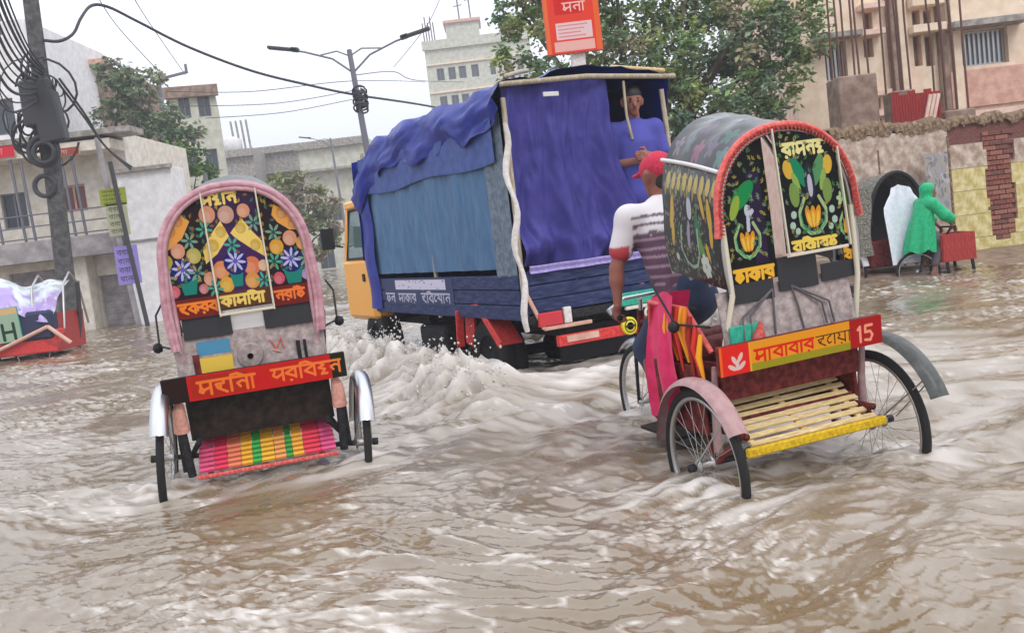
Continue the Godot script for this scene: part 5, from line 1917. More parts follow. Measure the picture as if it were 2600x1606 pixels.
	for i in wins.size():
		var q: Array = wins[i]
		window_in(b, q, -0.18, 9 if i == 8 else (4 if i == 9 else 0), mk(0.30, 0.36, 0.42, 0.2) if i in [8, 9] else M.brown_wall, M.steel if i in [8, 9] else M.salmon)
		if i in [0, 1, 2, 3]:
			ledge(b, "sunshade", q[0] - 0.14, q[2] + 0.14, q[3] + 0.07, 0.3, 0.1, M.pink_wall)
		if i == 3:
			ledge(b, "sunshade", q[0] - 0.14, q[2] + 0.14, q[1] - 0.06, 0.2, 0.08, M.pink_wall)
	ledge(b, "sunshade", wins[4][0] - 0.12, wins[5][2] + 0.12, wins[4][3] + 0.12, 0.35, 0.2, M.pale_wall)
	ledge(b, "sunshade", wins[6][0] - 0.12, wins[7][2] + 0.12, wins[6][3] + 0.07, 0.35, 0.14, M.pale_wall)
	ledge(b, "sunshade", wins[8][0] - 0.25, wins[8][2] + 0.25, wins[8][3] + 0.07, 0.5, 0.12, M.concrete)
	ledge(b, "sunshade", wins[9][0] - 0.25, wins[9][2] + 0.2, wins[9][3] + 0.07, 0.4, 0.1, M.concrete)
	ledge(b, "band", wins[8][0] - 0.2, w, wins[8][1] - 0.42, 0.08, 0.7, M.salmon)
	ledge(b, "band", wins[8][0] - 0.2, w, wins[8][1] - 0.95, 0.05, 0.22, M.pink_wall)
	for zx in [545, 600, 800, 870]:
		var p: Vector2 = T.call(zx, 300)
		m = MB.new()
		m.box(Vector3(p.x, h / 2, 0.07), Vector3(0.16, h - 0.02, 0.13))
		part(b, "pilaster", m, M.pale_wall if zx in [600, 870] else M.brown_wall)
	# columns of an unbuilt storey with bare reinforcement
	for q in [[2172, 330, 195, 16.2, 0.62, 0.6], [2290, 330, 232, 16.8, 0.36, 0.5], [2420, 300, 282, 16.4, 0.5, 0.6]]:
		var base := pt(q[0], q[1], q[3])
		var top := pt(q[0], q[2], q[3]).y
		var cl := thing("concrete_column", ["brown concrete column with bare steel bars behind the pink rickshaw side", "slim concrete column with bare bars beside the red tin fence", "low concrete column with rusty bars against the banded wall"][[2172, 2290, 2420].find(q[0])], "column", Vector3(base.x, GROUND, -q[3]), 0.0, "unfinished columns")
		m = MB.new()
		m.box(Vector3(0, (top - GROUND) / 2, 0), Vector3(q[4], top - GROUND, q[5]), Basis(), 0.02)
		part(cl, "shaft", m, M.brown_wall)
		for k in 6:
			m = MB.new()
			var bx: float = (k % 3 - 1) * q[4] * 0.36
			var bz: float = -0.2 if k < 3 else 0.2
			m.tube([Vector3(bx, top - GROUND - 0.05, bz), Vector3(bx + rng.randf_range(-0.02, 0.02), top - GROUND + 1.2, bz), Vector3(bx + rng.randf_range(-0.07, 0.07), top - GROUND + 2.6, bz)], 0.018, 5)
			part(cl, "steel_bar", m, M.rebar)
	# red tin fence behind the wall
	var p0 := pt(2270, 330, 15.9)
	var p1 := pt(2395, 330, 15.9)
	var ft := pt(2330, 228, 15.9).y - GROUND
	var fn := thing("tin_fence", "dark red corrugated tin fence standing behind the boundary wall", "fence", Vector3(p0.x, GROUND, p0.z))
	for k in 6:
		m = MB.new()
		rows = [PackedVector3Array(), PackedVector3Array()]
		var ww := (p1.x - p0.x) / 6.0
		for j in 13:
			for i in 2:
				rows[i].append(Vector3(ww * (k + j / 12.0), 0.1 + i * (ft - 0.1 - 0.05 * (k % 2)), 0.014 * sin(j * PI / 2.0)))
		m.grid(rows)
		part(fn, "sheet", m, M.red_tin)
	m = MB.new()
	for k in 3:
		m.bar(Vector3((p1.x - p0.x) * (0.62 + 0.08 * k), ft - 0.55, 0.05), Vector3((p1.x - p0.x) * (0.78 + 0.08 * k), ft - 0.1, 0.05), 0.05, 0.05)
	part(fn, "brace", m, M.pink_wall)

# ---------------------------------------------------------------- the left side
func make_left_side():
	var D := 25.0
	var Z := func(zx: float, zy: float, o: Node3D) -> Vector2:
		var p := pt(zx * 0.6087, zy * 0.6087, -o.position.z)
		return Vector2(p.x - o.position.x, p.y - GROUND)
	# shop house with a balcony
	var a := pt(-120, 400, D)
	var o := thing("shop_house", "cream shop house with red fascia sign and balcony posts", "building", Vector3(a.x, GROUND, -D))
	var e := pt(318, 400, D)
	var w := e.x - a.x
	var tp: Vector2 = Z.call(300, 575, o)
	var h := tp.y
	var R := func(x0, y0, x1, y1) -> Array:
		var p: Vector2 = Z.call(x0, y0, o)
		var q: Vector2 = Z.call(x1, y1, o)
		return [p.x, p.y, q.x, q.y]
	var up: Array = R.call(262, 890, 350, 765)
	var door: Array = R.call(435, 1330, 545, 1135)
	var shop: Array = R.call(60, 1300, 240, 1120)
	var up2: Array = R.call(20, 960, 100, 800)
	door[1] = 0.02
	shop[1] = 0.02
	var m := MB.new()
	facade(m, w, h, [up, door, shop, up2], 0.25)
	part(o, "wall", m, M.cream_wall)
	m = MB.new()
	shell(m, w, h, 5.0, 0.25)
	part(o, "shell", m, M.cream_wall)
	window_in(o, up, -0.12, 1, mk(0.16, 0.05, 0.05, 0.4), M.salmon)
	window_in(o, up2, -0.12, 1)
	for q in [door, shop]:
		m = MB.new()
		for k in 9:
			m.box(Vector3((q[0] + q[2]) / 2, lerpf(q[1] + 0.02, q[3], (k + 0.5) / 9.0), -0.16), Vector3(q[2] - q[0] - 0.02, (q[3] - q[1]) / 9.2, 0.03), Basis(), 0.012)
		part(o, "shutter", m, M.grey_wall)
	var fz: Array = R.call(0, 690, 400, 600)
	ledge(o, "fascia", 0.0, w, (fz[1] + fz[3]) / 2, 0.9, fz[3] - fz[1], M.cream_wall)
	ledge(o, "roof_slab", -0.1, w + 0.55, h - 0.06, 1.0, 0.14, M.concrete)
	var sl: Array = R.call(0, 1075, 400, 1020)
	ledge(o, "balcony_slab", 0.0, w - 0.3, (sl[1] + sl[3]) / 2, 0.95, 0.5, M.grey_wall)
	for zx in [-60, 45, 140, 180, 345, 388]:
		var p: Vector2 = Z.call(zx, 860, o)
		m = MB.new()
		m.tube([Vector3(p.x + 0.1, sl[3] - 0.1, 0.88), Vector3(p.x, fz[1], 0.86)], 0.035, 6)
		part(o, "balcony_post", m, M.lamp_grey)
	m = MB.new()
	for k in 3:
		m.tube([Vector3(0, sl[3] + 0.3 + k * 0.28, 0.9), Vector3(w - 0.3, sl[3] + 0.3 + k * 0.28, 0.9)], 0.018, 5)
	part(o, "balcony_rail", m, M.lamp_grey)
	m = MB.new()
	var pil: Vector2 = Z.call(350, 1200, o)
	m.box(Vector3(pil.x, sl[1] / 2, 0.3), Vector3(0.75, sl[1] - 0.02, 0.55), Basis(), 0.02)
	part(o, "pillar", m, M.cream_wall)
	var sg: Array = R.call(8, 680, 135, 612)
	# fascia sign boards stand proud of the fascia
	for q in [[sg, Color(0.86, 0.14, 0.24), "red sign board with pale lettering on the fascia of the shop house"], [R.call(270, 672, 395, 622), Color(0.62, 0.30, 0.24), "faded brown sign board on the fascia of the shop house"]]:
		var c := Canvas.new(256, 96, q[1])
		c.word(["ma", "i", "na", "aa"], 24, 20, 52, Color(q[1]).lightened(0.55), 0.12)
		var s := thing("shop_sign", q[2], "sign", o.position + Vector3((q[0][0] + q[0][2]) / 2, (q[0][1] + q[0][3]) / 2, 0.98))
		var ww: float = q[0][2] - q[0][0]
		var hh: float = q[0][3] - q[0][1]
		m = MB.new()
		m.box(Vector3(0, 0, -0.03), Vector3(ww, hh, 0.05))
		part(s, "board", m, M.salmon)
		m = MB.new()
		m.quad(Vector3(-ww / 2 + 0.01, -hh / 2 + 0.01, 0.0), Vector3(ww / 2 - 0.01, -hh / 2 + 0.01, 0.0), Vector3(ww / 2 - 0.01, hh / 2 - 0.01, 0.0), Vector3(-ww / 2 + 0.01, hh / 2 - 0.01, 0.0))
		part(s, "lettering", m, painted(c.tex(), 0.5))
	# plain white annexe beside it
	var ax := house("white_annexe", "plain white annexe wall standing beside the shop house", 292, 432, 428, 24.5, 1.0, M.white_wall, [])
	var lz: Vector2 = Z.call(600, 1000, ax)
	ledge(ax, "string_course", 0.0, ax.get_meta("w"), lz.y, 0.05, 0.05, M.grey_wall)
	ledge(ax, "coping", -0.05, ax.get_meta("w") + 0.05, ax.get_meta("h"), 0.12, 0.1, M.concrete)
	# taller houses behind
	house("tall_white_house", "tall pale house behind the shop house and the cable pole", -160, 62, 60, 31.0, 6.0, M.white_wall, [[1.2, 6.2, 1.9, 7.3], [1.2, 9.2, 1.9, 10.3]])
	var bh := house("brown_house", "brown house with flat roof behind the shop house", 150, 262, 168, 36.0, 6.0, M.brown_wall, [[0.35, 5.8, 0.85, 6.9], [1.0, 5.8, 1.4, 6.9], [0.35, 8.6, 0.85, 9.6]])
	ledge(bh, "roof_slab", -0.2, bh.get_meta("w") + 0.2, bh.get_meta("h"), 0.5, 0.2, M.salmon)
	var gh := house("grey_house", "greyish house with roof parapet beyond the left trees", 418, 540, 232, 46.0, 7.0, M.beige_wall, [[0.5, 5.6, 1.0, 6.8], [1.35, 5.6, 1.9, 6.8], [0.5, 8.3, 1.0, 9.4], [1.35, 8.3, 1.9, 9.4]], 0.25)
	ledge(gh, "parapet", -0.15, gh.get_meta("w") + 0.15, gh.get_meta("h"), 0.35, 0.5, M.brown_wall)
	# cable pole with its tangle
	var pd := 20.0
	var b := pt(182, 860, pd)
	var t := pt(60, -130, pd)
	var po := thing("utility_pole", "utility pole wrapped in a tangle of black cables beside the covered cart", "pole", Vector3(b.x, GROUND, -pd))
	m = MB.new()
	m.tube([Vector3.ZERO, (t - b) * 0.5 + Vector3(0.02, 0, 0), t - b + Vector3(0, 0.3, 0)], [0.19, 0.17, 0.14], 12)
	part(po, "shaft", m, grainy(Color(0.05, 0.05, 0.052), Color(0.15, 0.145, 0.14), 0.8, 0.85, 66))
	var W := func(zx: float, zy: float, dz := 0.0) -> Vector3:
		var p := pt(zx * 0.6087, zy * 0.6087, pd + dz)
		return p - po.position
	var tg := MB.new()
	rng.seed = 77
	for k in 46:
		var c0: Vector3 = W.call(rng.randf_range(110, 235), rng.randf_range(280, 600), rng.randf_range(-0.3, 0.2))
		tg.tube(arc(c0, Vector3(cos(k), 0.2, sin(k)).normalized(), Vector3(0.1, 1, 0.2).normalized(), rng.randf_range(0.12, 0.55), rng.randf() * 3.0, 4.0 + rng.randf() * 3.0, 12), rng.randf_range(0.014, 0.03), 5)
	for k in 30:
		var x := rng.randf_range(120, 230)
		tg.tube([W.call(x - 20, 300 + rng.randf() * 80, -0.25), W.call(x, 430, -0.35), W.call(x + 15, 560 + rng.randf() * 80, -0.25)], rng.randf_range(0.014, 0.028), 5)
	part(po, "cable_tangle", tg, M.cable)
	m = MB.new()
	var bx: Vector3 = W.call(160, 430, -0.3)
	m.box(bx, Vector3(0.6, 0.9, 0.3), Basis(), 0.04)
	bx = W.call(205, 490, -0.3)
	m.box(bx, Vector3(0.5, 1.0, 0.3), Basis(Vector3.BACK, 0.1), 0.04)
	part(po, "junction_box", m, M.cable)
	m = MB.new()
	m.tube(arc(W.call(180, 630, -0.3), Vector3.RIGHT, Vector3.UP, 0.28, 0, TAU, 24), 0.06, 6)
	m.tube(arc(W.call(182, 636, -0.4), Vector3.RIGHT, Vector3.UP, 0.2, 0, TAU, 20), 0.05, 6)
	part(po, "cable_coil", m, M.cable)
	m = MB.new()
	m.tube(arc(W.call(185, 775, -0.2), Vector3.RIGHT, Vector3.UP, 0.2, 0, TAU, 20), 0.05, 6)
	part(po, "cable_coil", m, M.cable)
	# leaning poles by the doorway
	for q in [[400, 560, 572, 1345, 23.3, 0.07, M.grey_wall, "grey leaning pole with small posters beside the shutter door"], [455, 660, 608, 1345, 22.9, 0.055, M.cable, "dark leaning iron pole next to the pole with posters"]]:
		var q0 := pt(q[0] * 0.6087, q[1] * 0.6087, q[4])
		var q1 := pt(q[2] * 0.6087, q[3] * 0.6087, q[4])
		var lp := thing("leaning_pole", q[7], "pole", Vector3(q1.x, GROUND, q1.z))
		m = MB.new()
		m.tube([Vector3(0.05, 0, 0), (q0 - q1) * 0.5 + Vector3(0, 0.25, 0), q0 - q1 + Vector3(0, 0.25, 0)], q[5], 8)
		part(lp, "shaft", m, q[6])
		if q[5] > 0.06:
			for g in [[0.72, Color(0.62, 0.66, 0.22), 0.62, 0.4], [0.60, Color(0.72, 0.72, 0.6), 0.5, 0.75], [0.36, Color(0.62, 0.56, 0.86), 0.55, 0.9]]:
				var c := Canvas.new(64, 96, g[1])
				for k in 4:
					c.word(["ba", "ra", "aa", "na", "ka"].slice(k % 2, 4 + k % 2), 6, 8 + k * 22, 14, Color(g[1]).darkened(0.5), 0.14)
				m = MB.new()
				var ctr: Vector3 = (q0 - q1) * g[0] + Vector3(0.12, 0.1, 0.09)
				m.quad(ctr + Vector3(-g[2] / 2, -g[3] / 2, 0), ctr + Vector3(g[2] / 2, -g[3] / 2, 0), ctr + Vector3(g[2] / 2, g[3] / 2, 0), ctr + Vector3(-g[2] / 2, g[3] / 2, 0))
				part(lp, "poster", m, painted(c.tex(), 0.7))
	var q2 := pt(520, 440, 30.0)
	var q3 := pt(545, 700, 30.0)
	var sp := thing("street_post", "thin dark post standing by the green bush", "pole", Vector3(q3.x, GROUND, -30.0))
	m = MB.new()
	m.tube([Vector3.ZERO, Vector3(q2.x - q3.x, q2.y - GROUND, 0)], 0.07, 8)
	part(sp, "shaft", m, M.lamp_grey)
	var c2 := pt(400, 200, 36.0)
	var tp2 := thing("power_pole", "thin power pole with a cross arm above the left trees", "pole", Vector3(c2.x + 0.1, GROUND, -36.0))
	m = MB.new()
	m.tube([Vector3.ZERO, Vector3(-0.1, c2.y - GROUND + 0.1, 0)], 0.09, 8)
	part(tp2, "shaft", m, M.lamp_grey)
	m = MB.new()
	m.bar(Vector3(-0.3, c2.y - GROUND - 0.05, 0), Vector3(1.0, c2.y - GROUND + 0.12, 0), 0.07, 0.09)
	m.tube([Vector3(0.95, c2.y - GROUND + 0.1, 0), Vector3(0.95, c2.y - GROUND + 0.4, 0)], 0.05, 6)
	part(tp2, "cross_arm", m, M.lamp_grey)

# ---------------------------------------------------------------- far end of the street
func make_far_side():
	var D := 100.0
	var o := house("apartment_block", "pale apartment block with rows of windows behind the truck", 1075, 1345, 108, D, 14.0, M.beige_wall, [])
	var w: float = o.get_meta("w")
	var h: float = o.get_meta("h")
	# openings: two rows in view and those below
	var wins := []
	for r in 6:
		for q in [[0.09, 0.16], [0.20, 0.27], [0.30, 0.37], [0.42, 0.49], [0.60, 0.65], [0.74, 0.79], [0.86, 0.92]]:
			var y := h - 3.3 - r * 2.75
			wins.append([q[0] * w, y, q[1] * w, y + 1.2])
	o.get_node("wall").free()
	var m := MB.new()
	facade(m, w, h, wins, 0.3)
	var wl := part(o, "wall", m, M.beige_wall)
	wl.position.z = 0.12
	for q in wins:
		window_in(o, q, -0.1, 1)
	for r in 5:
		ledge(o, "floor_band", 0.0, w, h - 1.7 - r * 2.75, 0.3, 0.16, M.pale_wall)
	ledge(o, "parapet", -0.2, w + 0.2, h + 0.2, 0.4, 0.9, M.beige_wall)
	m = MB.new()
	m.box(Vector3(w * 0.38, h + 1.1, -3), Vector3(w * 0.32, 2.6, 4), Basis(), 0.03)
	part(o, "stair_head", m, M.beige_wall)
	m = MB.new()
	m.box(Vector3(w * 0.38, h + 2.5, -3), Vector3(w * 0.36, 0.3, 4.6), Basis(), 0.03)
	part(o, "stair_roof", m, M.salmon)
	m = MB.new()
	m.box(Vector3(w * 0.86, h + 1.6, -3), Vector3(w * 0.16, 2.6, 3), Basis(), 0.03)
	part(o, "roof_room", m, M.white_wall)
	for q in [[0.36, 6.0], [0.47, 6.5]]:
		m = MB.new()
		m.tube([Vector3(w * q[0], h + 2.4, -3), Vector3(w * q[0] - 0.1, h + q[1] + 1.5, -3)], 0.09, 6)
		for k in 4:
			m.tube([Vector3(w * q[0] - 0.5, h + q[1] - 1.6 + k * 0.7, -3), Vector3(w * q[0] + 0.4, h + q[1] - 1.5 + k * 0.7, -3)], 0.06, 5)
		part(o, "antenna", m, M.lamp_grey)
	for k in 5:
		m = MB.new()
		m.tube([Vector3(w * (0.01 + 0.025 * k), h + 0.4, -0.6), Vector3(w * (0.01 + 0.025 * k) - 0.05, h + 2.6 + (k % 2) * 0.6, -0.6)], 0.06, 5)
		part(o, "steel_bar", m, M.rebar)
	# low roofs along the street end
	var lows := [[538, 640, 384, 70.0, M.concrete, "low grey house with unfinished columns at the street end"], [640, 760, 372, 74.0, M.concrete, "low mauve grey house with a parapet beside the unfinished roof"], [752, 930, 356, 66.0, M.beige_wall, "low brownish house beside the blue truck canopy"]]
	for q in lows:
		var b := house("low_house", q[5], q[0], q[1], q[2], q[3], 10.0, q[4], [[0.4, 3.4, 1.1, 4.5], [1.7, 3.4, 2.4, 4.5], [0.5, 0.3, 1.5, 2.4]])
		ledge(b, "parapet", -0.15, b.get_meta("w") + 0.15, b.get_meta("h") - 0.2, 0.4, 0.5, M.concrete)
		ledge(b, "sunshade", -0.1, b.get_meta("w") + 0.1, b.get_meta("h") - 1.9, 0.8, 0.16, M.concrete)
		if q[0] == 538:
			for k in 4:
				m = MB.new()
				var x: float = b.get_meta("w") * (0.5 + 0.13 * k)
				m.tube([Vector3(x, b.get_meta("h"), -1), Vector3(x - 0.1, b.get_meta("h") + 2.2, -1)], 0.08, 5)
				part(b, "steel_bar", m, M.concrete)
			m = MB.new()
			m.lathe([Vector2(0, 1.1), Vector2(0.3, 1.1), Vector2(0.7, 0.9), Vector2(0.72, 0), Vector2(0, 0)], Transform3D(Basis(), Vector3(1.2, b.get_meta("h"), -1)), 16)
			part(b, "water_tank", m, M.white_wall)
	# red sign board on a white post
	var p := pt(1470, 170, 14.5)
	var s := thing("sign_board", "red upright sign board on a white concrete post behind the truck", "sign", Vector3(p.x, GROUND, -14.5))
	m = MB.new()
	m.box(Vector3(0, (p.y - GROUND + 1.2) / 2, 0), Vector3(0.2, p.y - GROUND + 1.2, 0.2), Basis(), 0.02)
	part(s, "post", m, M.white_paint)
	var c := Canvas.new(256, 340, Color(0.93, 0.25, 0.16))
	c.rect(0, 0, 18, 340, Color(0.95, 0.45, 0.22))
	c.rect(232, 0, 24, 340, Color(0.95, 0.40, 0.15))
	c.rect(40, 0, 170, 60, Color(0.80, 0.70, 0.50))
	c.rect(28, 60, 120, 28, Color(0.96, 0.62, 0.18))
	c.rect(50, 100, 130, 70, Color(0.85, 0.13, 0.10))
	c.word(["ma", "na", "aa"], 88, 112, 46, Color(0.97, 0.80, 0.74), 0.14)
	c.rect(48, 206, 170, 74, Color(0.93, 0.80, 0.80))
	for k in 4:
		c.rect(58, 216 + k * 16, 140 - (k * 17) % 40, 6, Color(0.90, 0.55, 0.55))
	c.rect(34, 288, 190, 44, Color(0.95, 0.72, 0.68))
	m = MB.new()
	var tl := pt(1450, 136, 14.35)
	var cy := tl.y - GROUND + 0.55
	m.box(Vector3(-0.04, cy, 0.14), Vector3(0.80, 1.10, 0.05))
	var bd := part(s, "board", m, M.red_trim)
	m = MB.new()
	m.quad(Vector3(-0.43, cy - 0.54, 0.168), Vector3(0.35, cy - 0.54, 0.168), Vector3(0.35, cy + 0.54, 0.168), Vector3(-0.43, cy + 0.54, 0.168))
	part(bd, "lettering", m, painted(c.tex(), 0.45))

# ---------------------------------------------------------------- trees
func tree(called: String, label: String, at: Vector3, blobs: Array, leaf: float, per: int, cols: Array, trunk_r: float, sd: int):
	var o := thing(called, label, "tree", at, 0.0)
	rng.seed = sd
	var tb := MB.new()
	var c0 := Vector3.ZERO
	for b in blobs: c0 += b[0]
	c0 /= blobs.size()
	var fork := Vector3(c0.x * 0.3, c0.y * 0.45, c0.z * 0.3)
	tb.tube([Vector3.ZERO, fork * 0.5 + Vector3(0.06, 0, 0), fork], [trunk_r, trunk_r * 0.8, trunk_r * 0.65], 10)
	var lm := MB.new()
	for b in blobs:
		var ctr: Vector3 = b[0]
		var r: Vector3 = b[1]
		tb.tube([fork, fork.lerp(ctr, 0.5) + Vector3(rng.randf_range(-0.2, 0.2), 0.15, 0), ctr], [trunk_r * 0.45, trunk_r * 0.28, trunk_r * 0.1], 6)
		var n := int(per * r.x * r.y)
		# twigs carry clumps of leaves
		var twigs := int(maxf(6.0, n / 55.0))
		for t in twigs:
			var d := Vector3(rng.randfn(), rng.randfn() * 0.9, rng.randfn()).normalized() * pow(rng.randf(), 0.45)
			var tw := ctr + d * r
			if rng.randf() < 0.4:
				tb.tube([ctr.lerp(tw, 0.2), ctr.lerp(tw, 0.6) + Vector3(0, 0.05, 0), tw], [0.02, 0.014, 0.006], 4, false)
			var k: Color = cols[rng.randi() % cols.size()]
			var cr := rng.randf_range(0.16, 0.42) * minf(1.0, r.x)
			for i in 55:
				var q := tw + Vector3(rng.randfn(), rng.randfn() * 0.75, rng.randfn()) * cr * 0.55
				var s := leaf * rng.randf_range(0.6, 1.35)
				var ax := Vector3(rng.randfn(), rng.randfn() * 0.5 - 0.35, rng.randfn()).normalized()
				var sd2 := ax.cross(Vector3(rng.randfn(), rng.randfn(), rng.randfn()).normalized()).normalized()
				var v := rng.randf_range(0.7, 1.35)
				lm.col = Color(k.r * v, k.g * v, k.b * v * rng.randf_range(0.8, 1.2))
				var nn := ax.cross(sd2)
				var m1 := q + ax * s * 0.5
				# a leaf folded along its midrib
				lm.quad(q, m1 + sd2 * s * 0.26 + nn * s * 0.08, q + ax * s, m1 - nn * s * 0.05)
				lm.quad(q, m1 - nn * s * 0.05, q + ax * s, m1 - sd2 * s * 0.26 + nn * s * 0.08)
	part(o, "trunk", tb, M.bark)
	part(o, "crown", lm, M.leaf)

func make_trees():
	var D := 17.5
	var base := pt(1640, 500, D)
	var B := Vector3(base.x, GROUND, -D)
	var bl := []
	for q in [[1330, 40, 90, 90, 0.4], [1320, 150, 70, 60, 0], [1420, 60, 90, 110, -0.5], [1560, 40, 120, 90, 0.5], [1520, 160, 110, 80, 0.2], [1680, 130, 120, 90, -0.3], [1760, 30, 120, 90, 0.2], [1820, 150, 110, 90, 0.5], [1900, 50, 110, 100, -0.4], [1960, 170, 90, 90, 0.3], [2010, 40, 90, 90, 0], [1740, 240, 100, 70, 0], [1880, 250, 110, 70, -0.2], [1640, 240, 90, 60, 0.2], [2030, 130, 60, 60, 0.2], [1800, 300, 110, 60, 0.3], [1560, -70, 150, 70, 0], [1800, -80, 160, 70, 0], [1330, -60, 100, 60, 0], [2000, -70, 90, 60, 0], [1960, 290, 70, 60, 0.1]]:
		var p := pt(q[0], q[1], D + q[4] * 1.6)
		var s := D / 2500.0
		bl.append([p - B, Vector3(q[2] * s, q[3] * s, 0.75)])
	tree("roadside_tree", "large leafy tree overhanging behind the truck and the red sign", B, bl, 0.125, 2500, [Color(0.20, 0.30, 0.13), Color(0.24, 0.33, 0.14), Color(0.17, 0.25, 0.15), Color(0.31, 0.36, 0.12), Color(0.33, 0.29, 0.19), Color(0.19, 0.27, 0.19)], 0.22, 101)
	# trees on the left
	D = 33.0
	base = pt(380, 600, D)
	B = Vector3(base.x, GROUND, -D)
	bl = []
	for q in [[290, 205, 55, 50], [350, 225, 65, 60], [290, 300, 60, 60], [370, 300, 75, 65], [330, 380, 70, 60], [430, 330, 65, 60], [400, 400, 70, 50]]:
		bl.append([pt(q[0], q[1], D) - B, Vector3(q[2], q[3], 0) * D / 2500.0 + Vector3(0, 0, 0.9)])
	tree("street_tree", "dull green tree in front of the brown house", B, bl, 0.22, 1100, [Color(0.17, 0.22, 0.13), Color(0.20, 0.23, 0.14), Color(0.14, 0.20, 0.11), Color(0.24, 0.22, 0.17)], 0.16, 102)
	D = 31.0
	base = pt(490, 690, D)
	B = Vector3(base.x, GROUND, -D)
	bl = []
	for q in [[470, 390, 55, 40], [500, 430, 50, 40], [430, 430, 45, 40], [480, 490, 60, 35]]:
		bl.append([pt(q[0], q[1], D) - B, Vector3(q[2], q[3], 0) * D / 2500.0 + Vector3(0, 0, 0.6)])
	tree("small_tree", "bright green small tree above the left rickshaw hood", B, bl, 0.2, 1300, [Color(0.12, 0.20, 0.04), Color(0.16, 0.26, 0.06), Color(0.08, 0.14, 0.05)], 0.1, 103)
	D = 42.0
	base = pt(770, 720, D)
	B = Vector3(base.x, GROUND, -D)
	bl = []
	for q in [[740, 470, 60, 35], [800, 490, 50, 50], [760, 550, 60, 50], [830, 580, 45, 60], [800, 640, 50, 40]]:
		bl.append([pt(q[0], q[1], D) - B, Vector3(q[2], q[3], 0) * D / 2500.0 + Vector3(0, 0, 0.8)])
	tree("pale_tree", "pale yellowish tree between the left rickshaw and the truck cab", B, bl, 0.26, 900, [Color(0.26, 0.27, 0.11), Color(0.30, 0.27, 0.18), Color(0.20, 0.23, 0.12), Color(0.34, 0.27, 0.22)], 0.14, 104)
	# dark shrubs below the large tree
	D = 15.5
	base = pt(1740, 600, D)
	B = Vector3(base.x, GROUND, -D)
	bl = []
	for q in [[1720, 330, 60, 60, 0], [1760, 400, 70, 70, 0], [1700, 420, 60, 80, 0], [1840, 380, 60, 60, 0]]:
		bl.append([pt(q[0], q[1], D) - B, Vector3(q[2], q[3], 0) * D / 2500.0 + Vector3(0, 0, 0.4)])
	tree("young_tree", "small leafy tree growing between the truck and the right rickshaw", B, bl, 0.11, 2600, [Color(0.09, 0.155, 0.10), Color(0.11, 0.17, 0.13), Color(0.14, 0.20, 0.10)], 0.08, 105)

# ---------------------------------------------------------------- lamps and cables
func lamp_post(label: String, px: float, ytop: float, dist: float, sc: float, both: bool):
	var t := pt(px, ytop, dist)
	var o := thing("street_lamp", label, "street lamp", Vector3(t.x + 0.3 * sc, GROUND, -dist))
	var h := t.y - GROUND
	var top := Vector3(-0.3 * sc, h, 0)
	var at := func(f: float) -> Vector3: return Vector3(-0.3 * sc * f, h * f, 0)
	var m := MB.new()
	m.tube([Vector3.ZERO, at.call(0.5), top], [0.11 * sc, 0.085 * sc, 0.06 * sc], 10)
	part(o, "pole", m, M.lamp_grey)
	for s in ([-1, 1] if both else [-1]):
		var j: Vector3 = top + Vector3(0.03, -0.55, 0) * sc
		m = MB.new()
		m.tube([j, j + Vector3(s * 0.45, 0.38, 0) * sc, j + Vector3(s * 1.1, 0.62, 0) * sc, j + Vector3(s * 1.35, 0.68, 0) * sc], 0.024 * sc, 7)
		m.tube([top + Vector3(0, -0.15, 0) * sc, top + Vector3(s * 0.3, 0.0, 0) * sc, j + Vector3(s * 0.75, 0.50, 0) * sc], 0.018 * sc, 6)
		part(o, "arm", m, M.lamp_grey)
		m = MB.new()
		var dir := Vector3(s * 0.97, 0.20, 0).normalized()
		m.bar(j + Vector3(s * 1.25, 0.68, 0) * sc, j + Vector3(s * 1.25, 0.68, 0) * sc + dir * 0.72 * sc, 0.2 * sc, 0.07 * sc, 0.025 * sc)
		m.box(j + Vector3(s * 1.32, 0.70, 0) * sc, Vector3(0.2, 0.1, 0.2) * sc, Basis(Vector3.BACK, s * 0.2), 0.03 * sc)
		part(o, "lamp_head", m, M.cable)
	if both:
		m = MB.new()
		for k in 14:
			m.tube(arc(at.call(0.80) + Vector3(0.08 + 0.02 * sin(k * 3.0), -0.04 * k + 0.25, 0.12), Vector3.RIGHT, Vector3(0.0, 0.6, 0.8), 0.16 + 0.03 * sin(k * 1.7), k, k + 5.5, 10), 0.025, 5)
		part(o, "cable_coil", m, M.cable)

func make_street_lamps():
	lamp_post("double armed street lamp on a tall grey pole behind the truck", 886, 126, 27.0, 1.12, true)
	lamp_post("small distant single armed street lamp above the low roofs", 838, 350, 62.0, 1.0, false)

func cable(label: String, pts: Array, r: float):
	var q := []
	for i in pts.size() - 1:
		var p0: Vector3 = pts[maxi(i - 1, 0)]
		var p1: Vector3 = pts[i]
		var p2: Vector3 = pts[i + 1]
		var p3: Vector3 = pts[mini(i + 2, pts.size() - 1)]
		for k in 8:
			q.append(p1.cubic_interpolate(p2, p0, p3, k / 8.0))
	q.append(pts[-1])
	var m := MB.new()
	m.tube(q, r, 6)
	var o := part(self, "overhead_cable", m, M.cable)
	tag(o, label, "cable", "overhead cables")

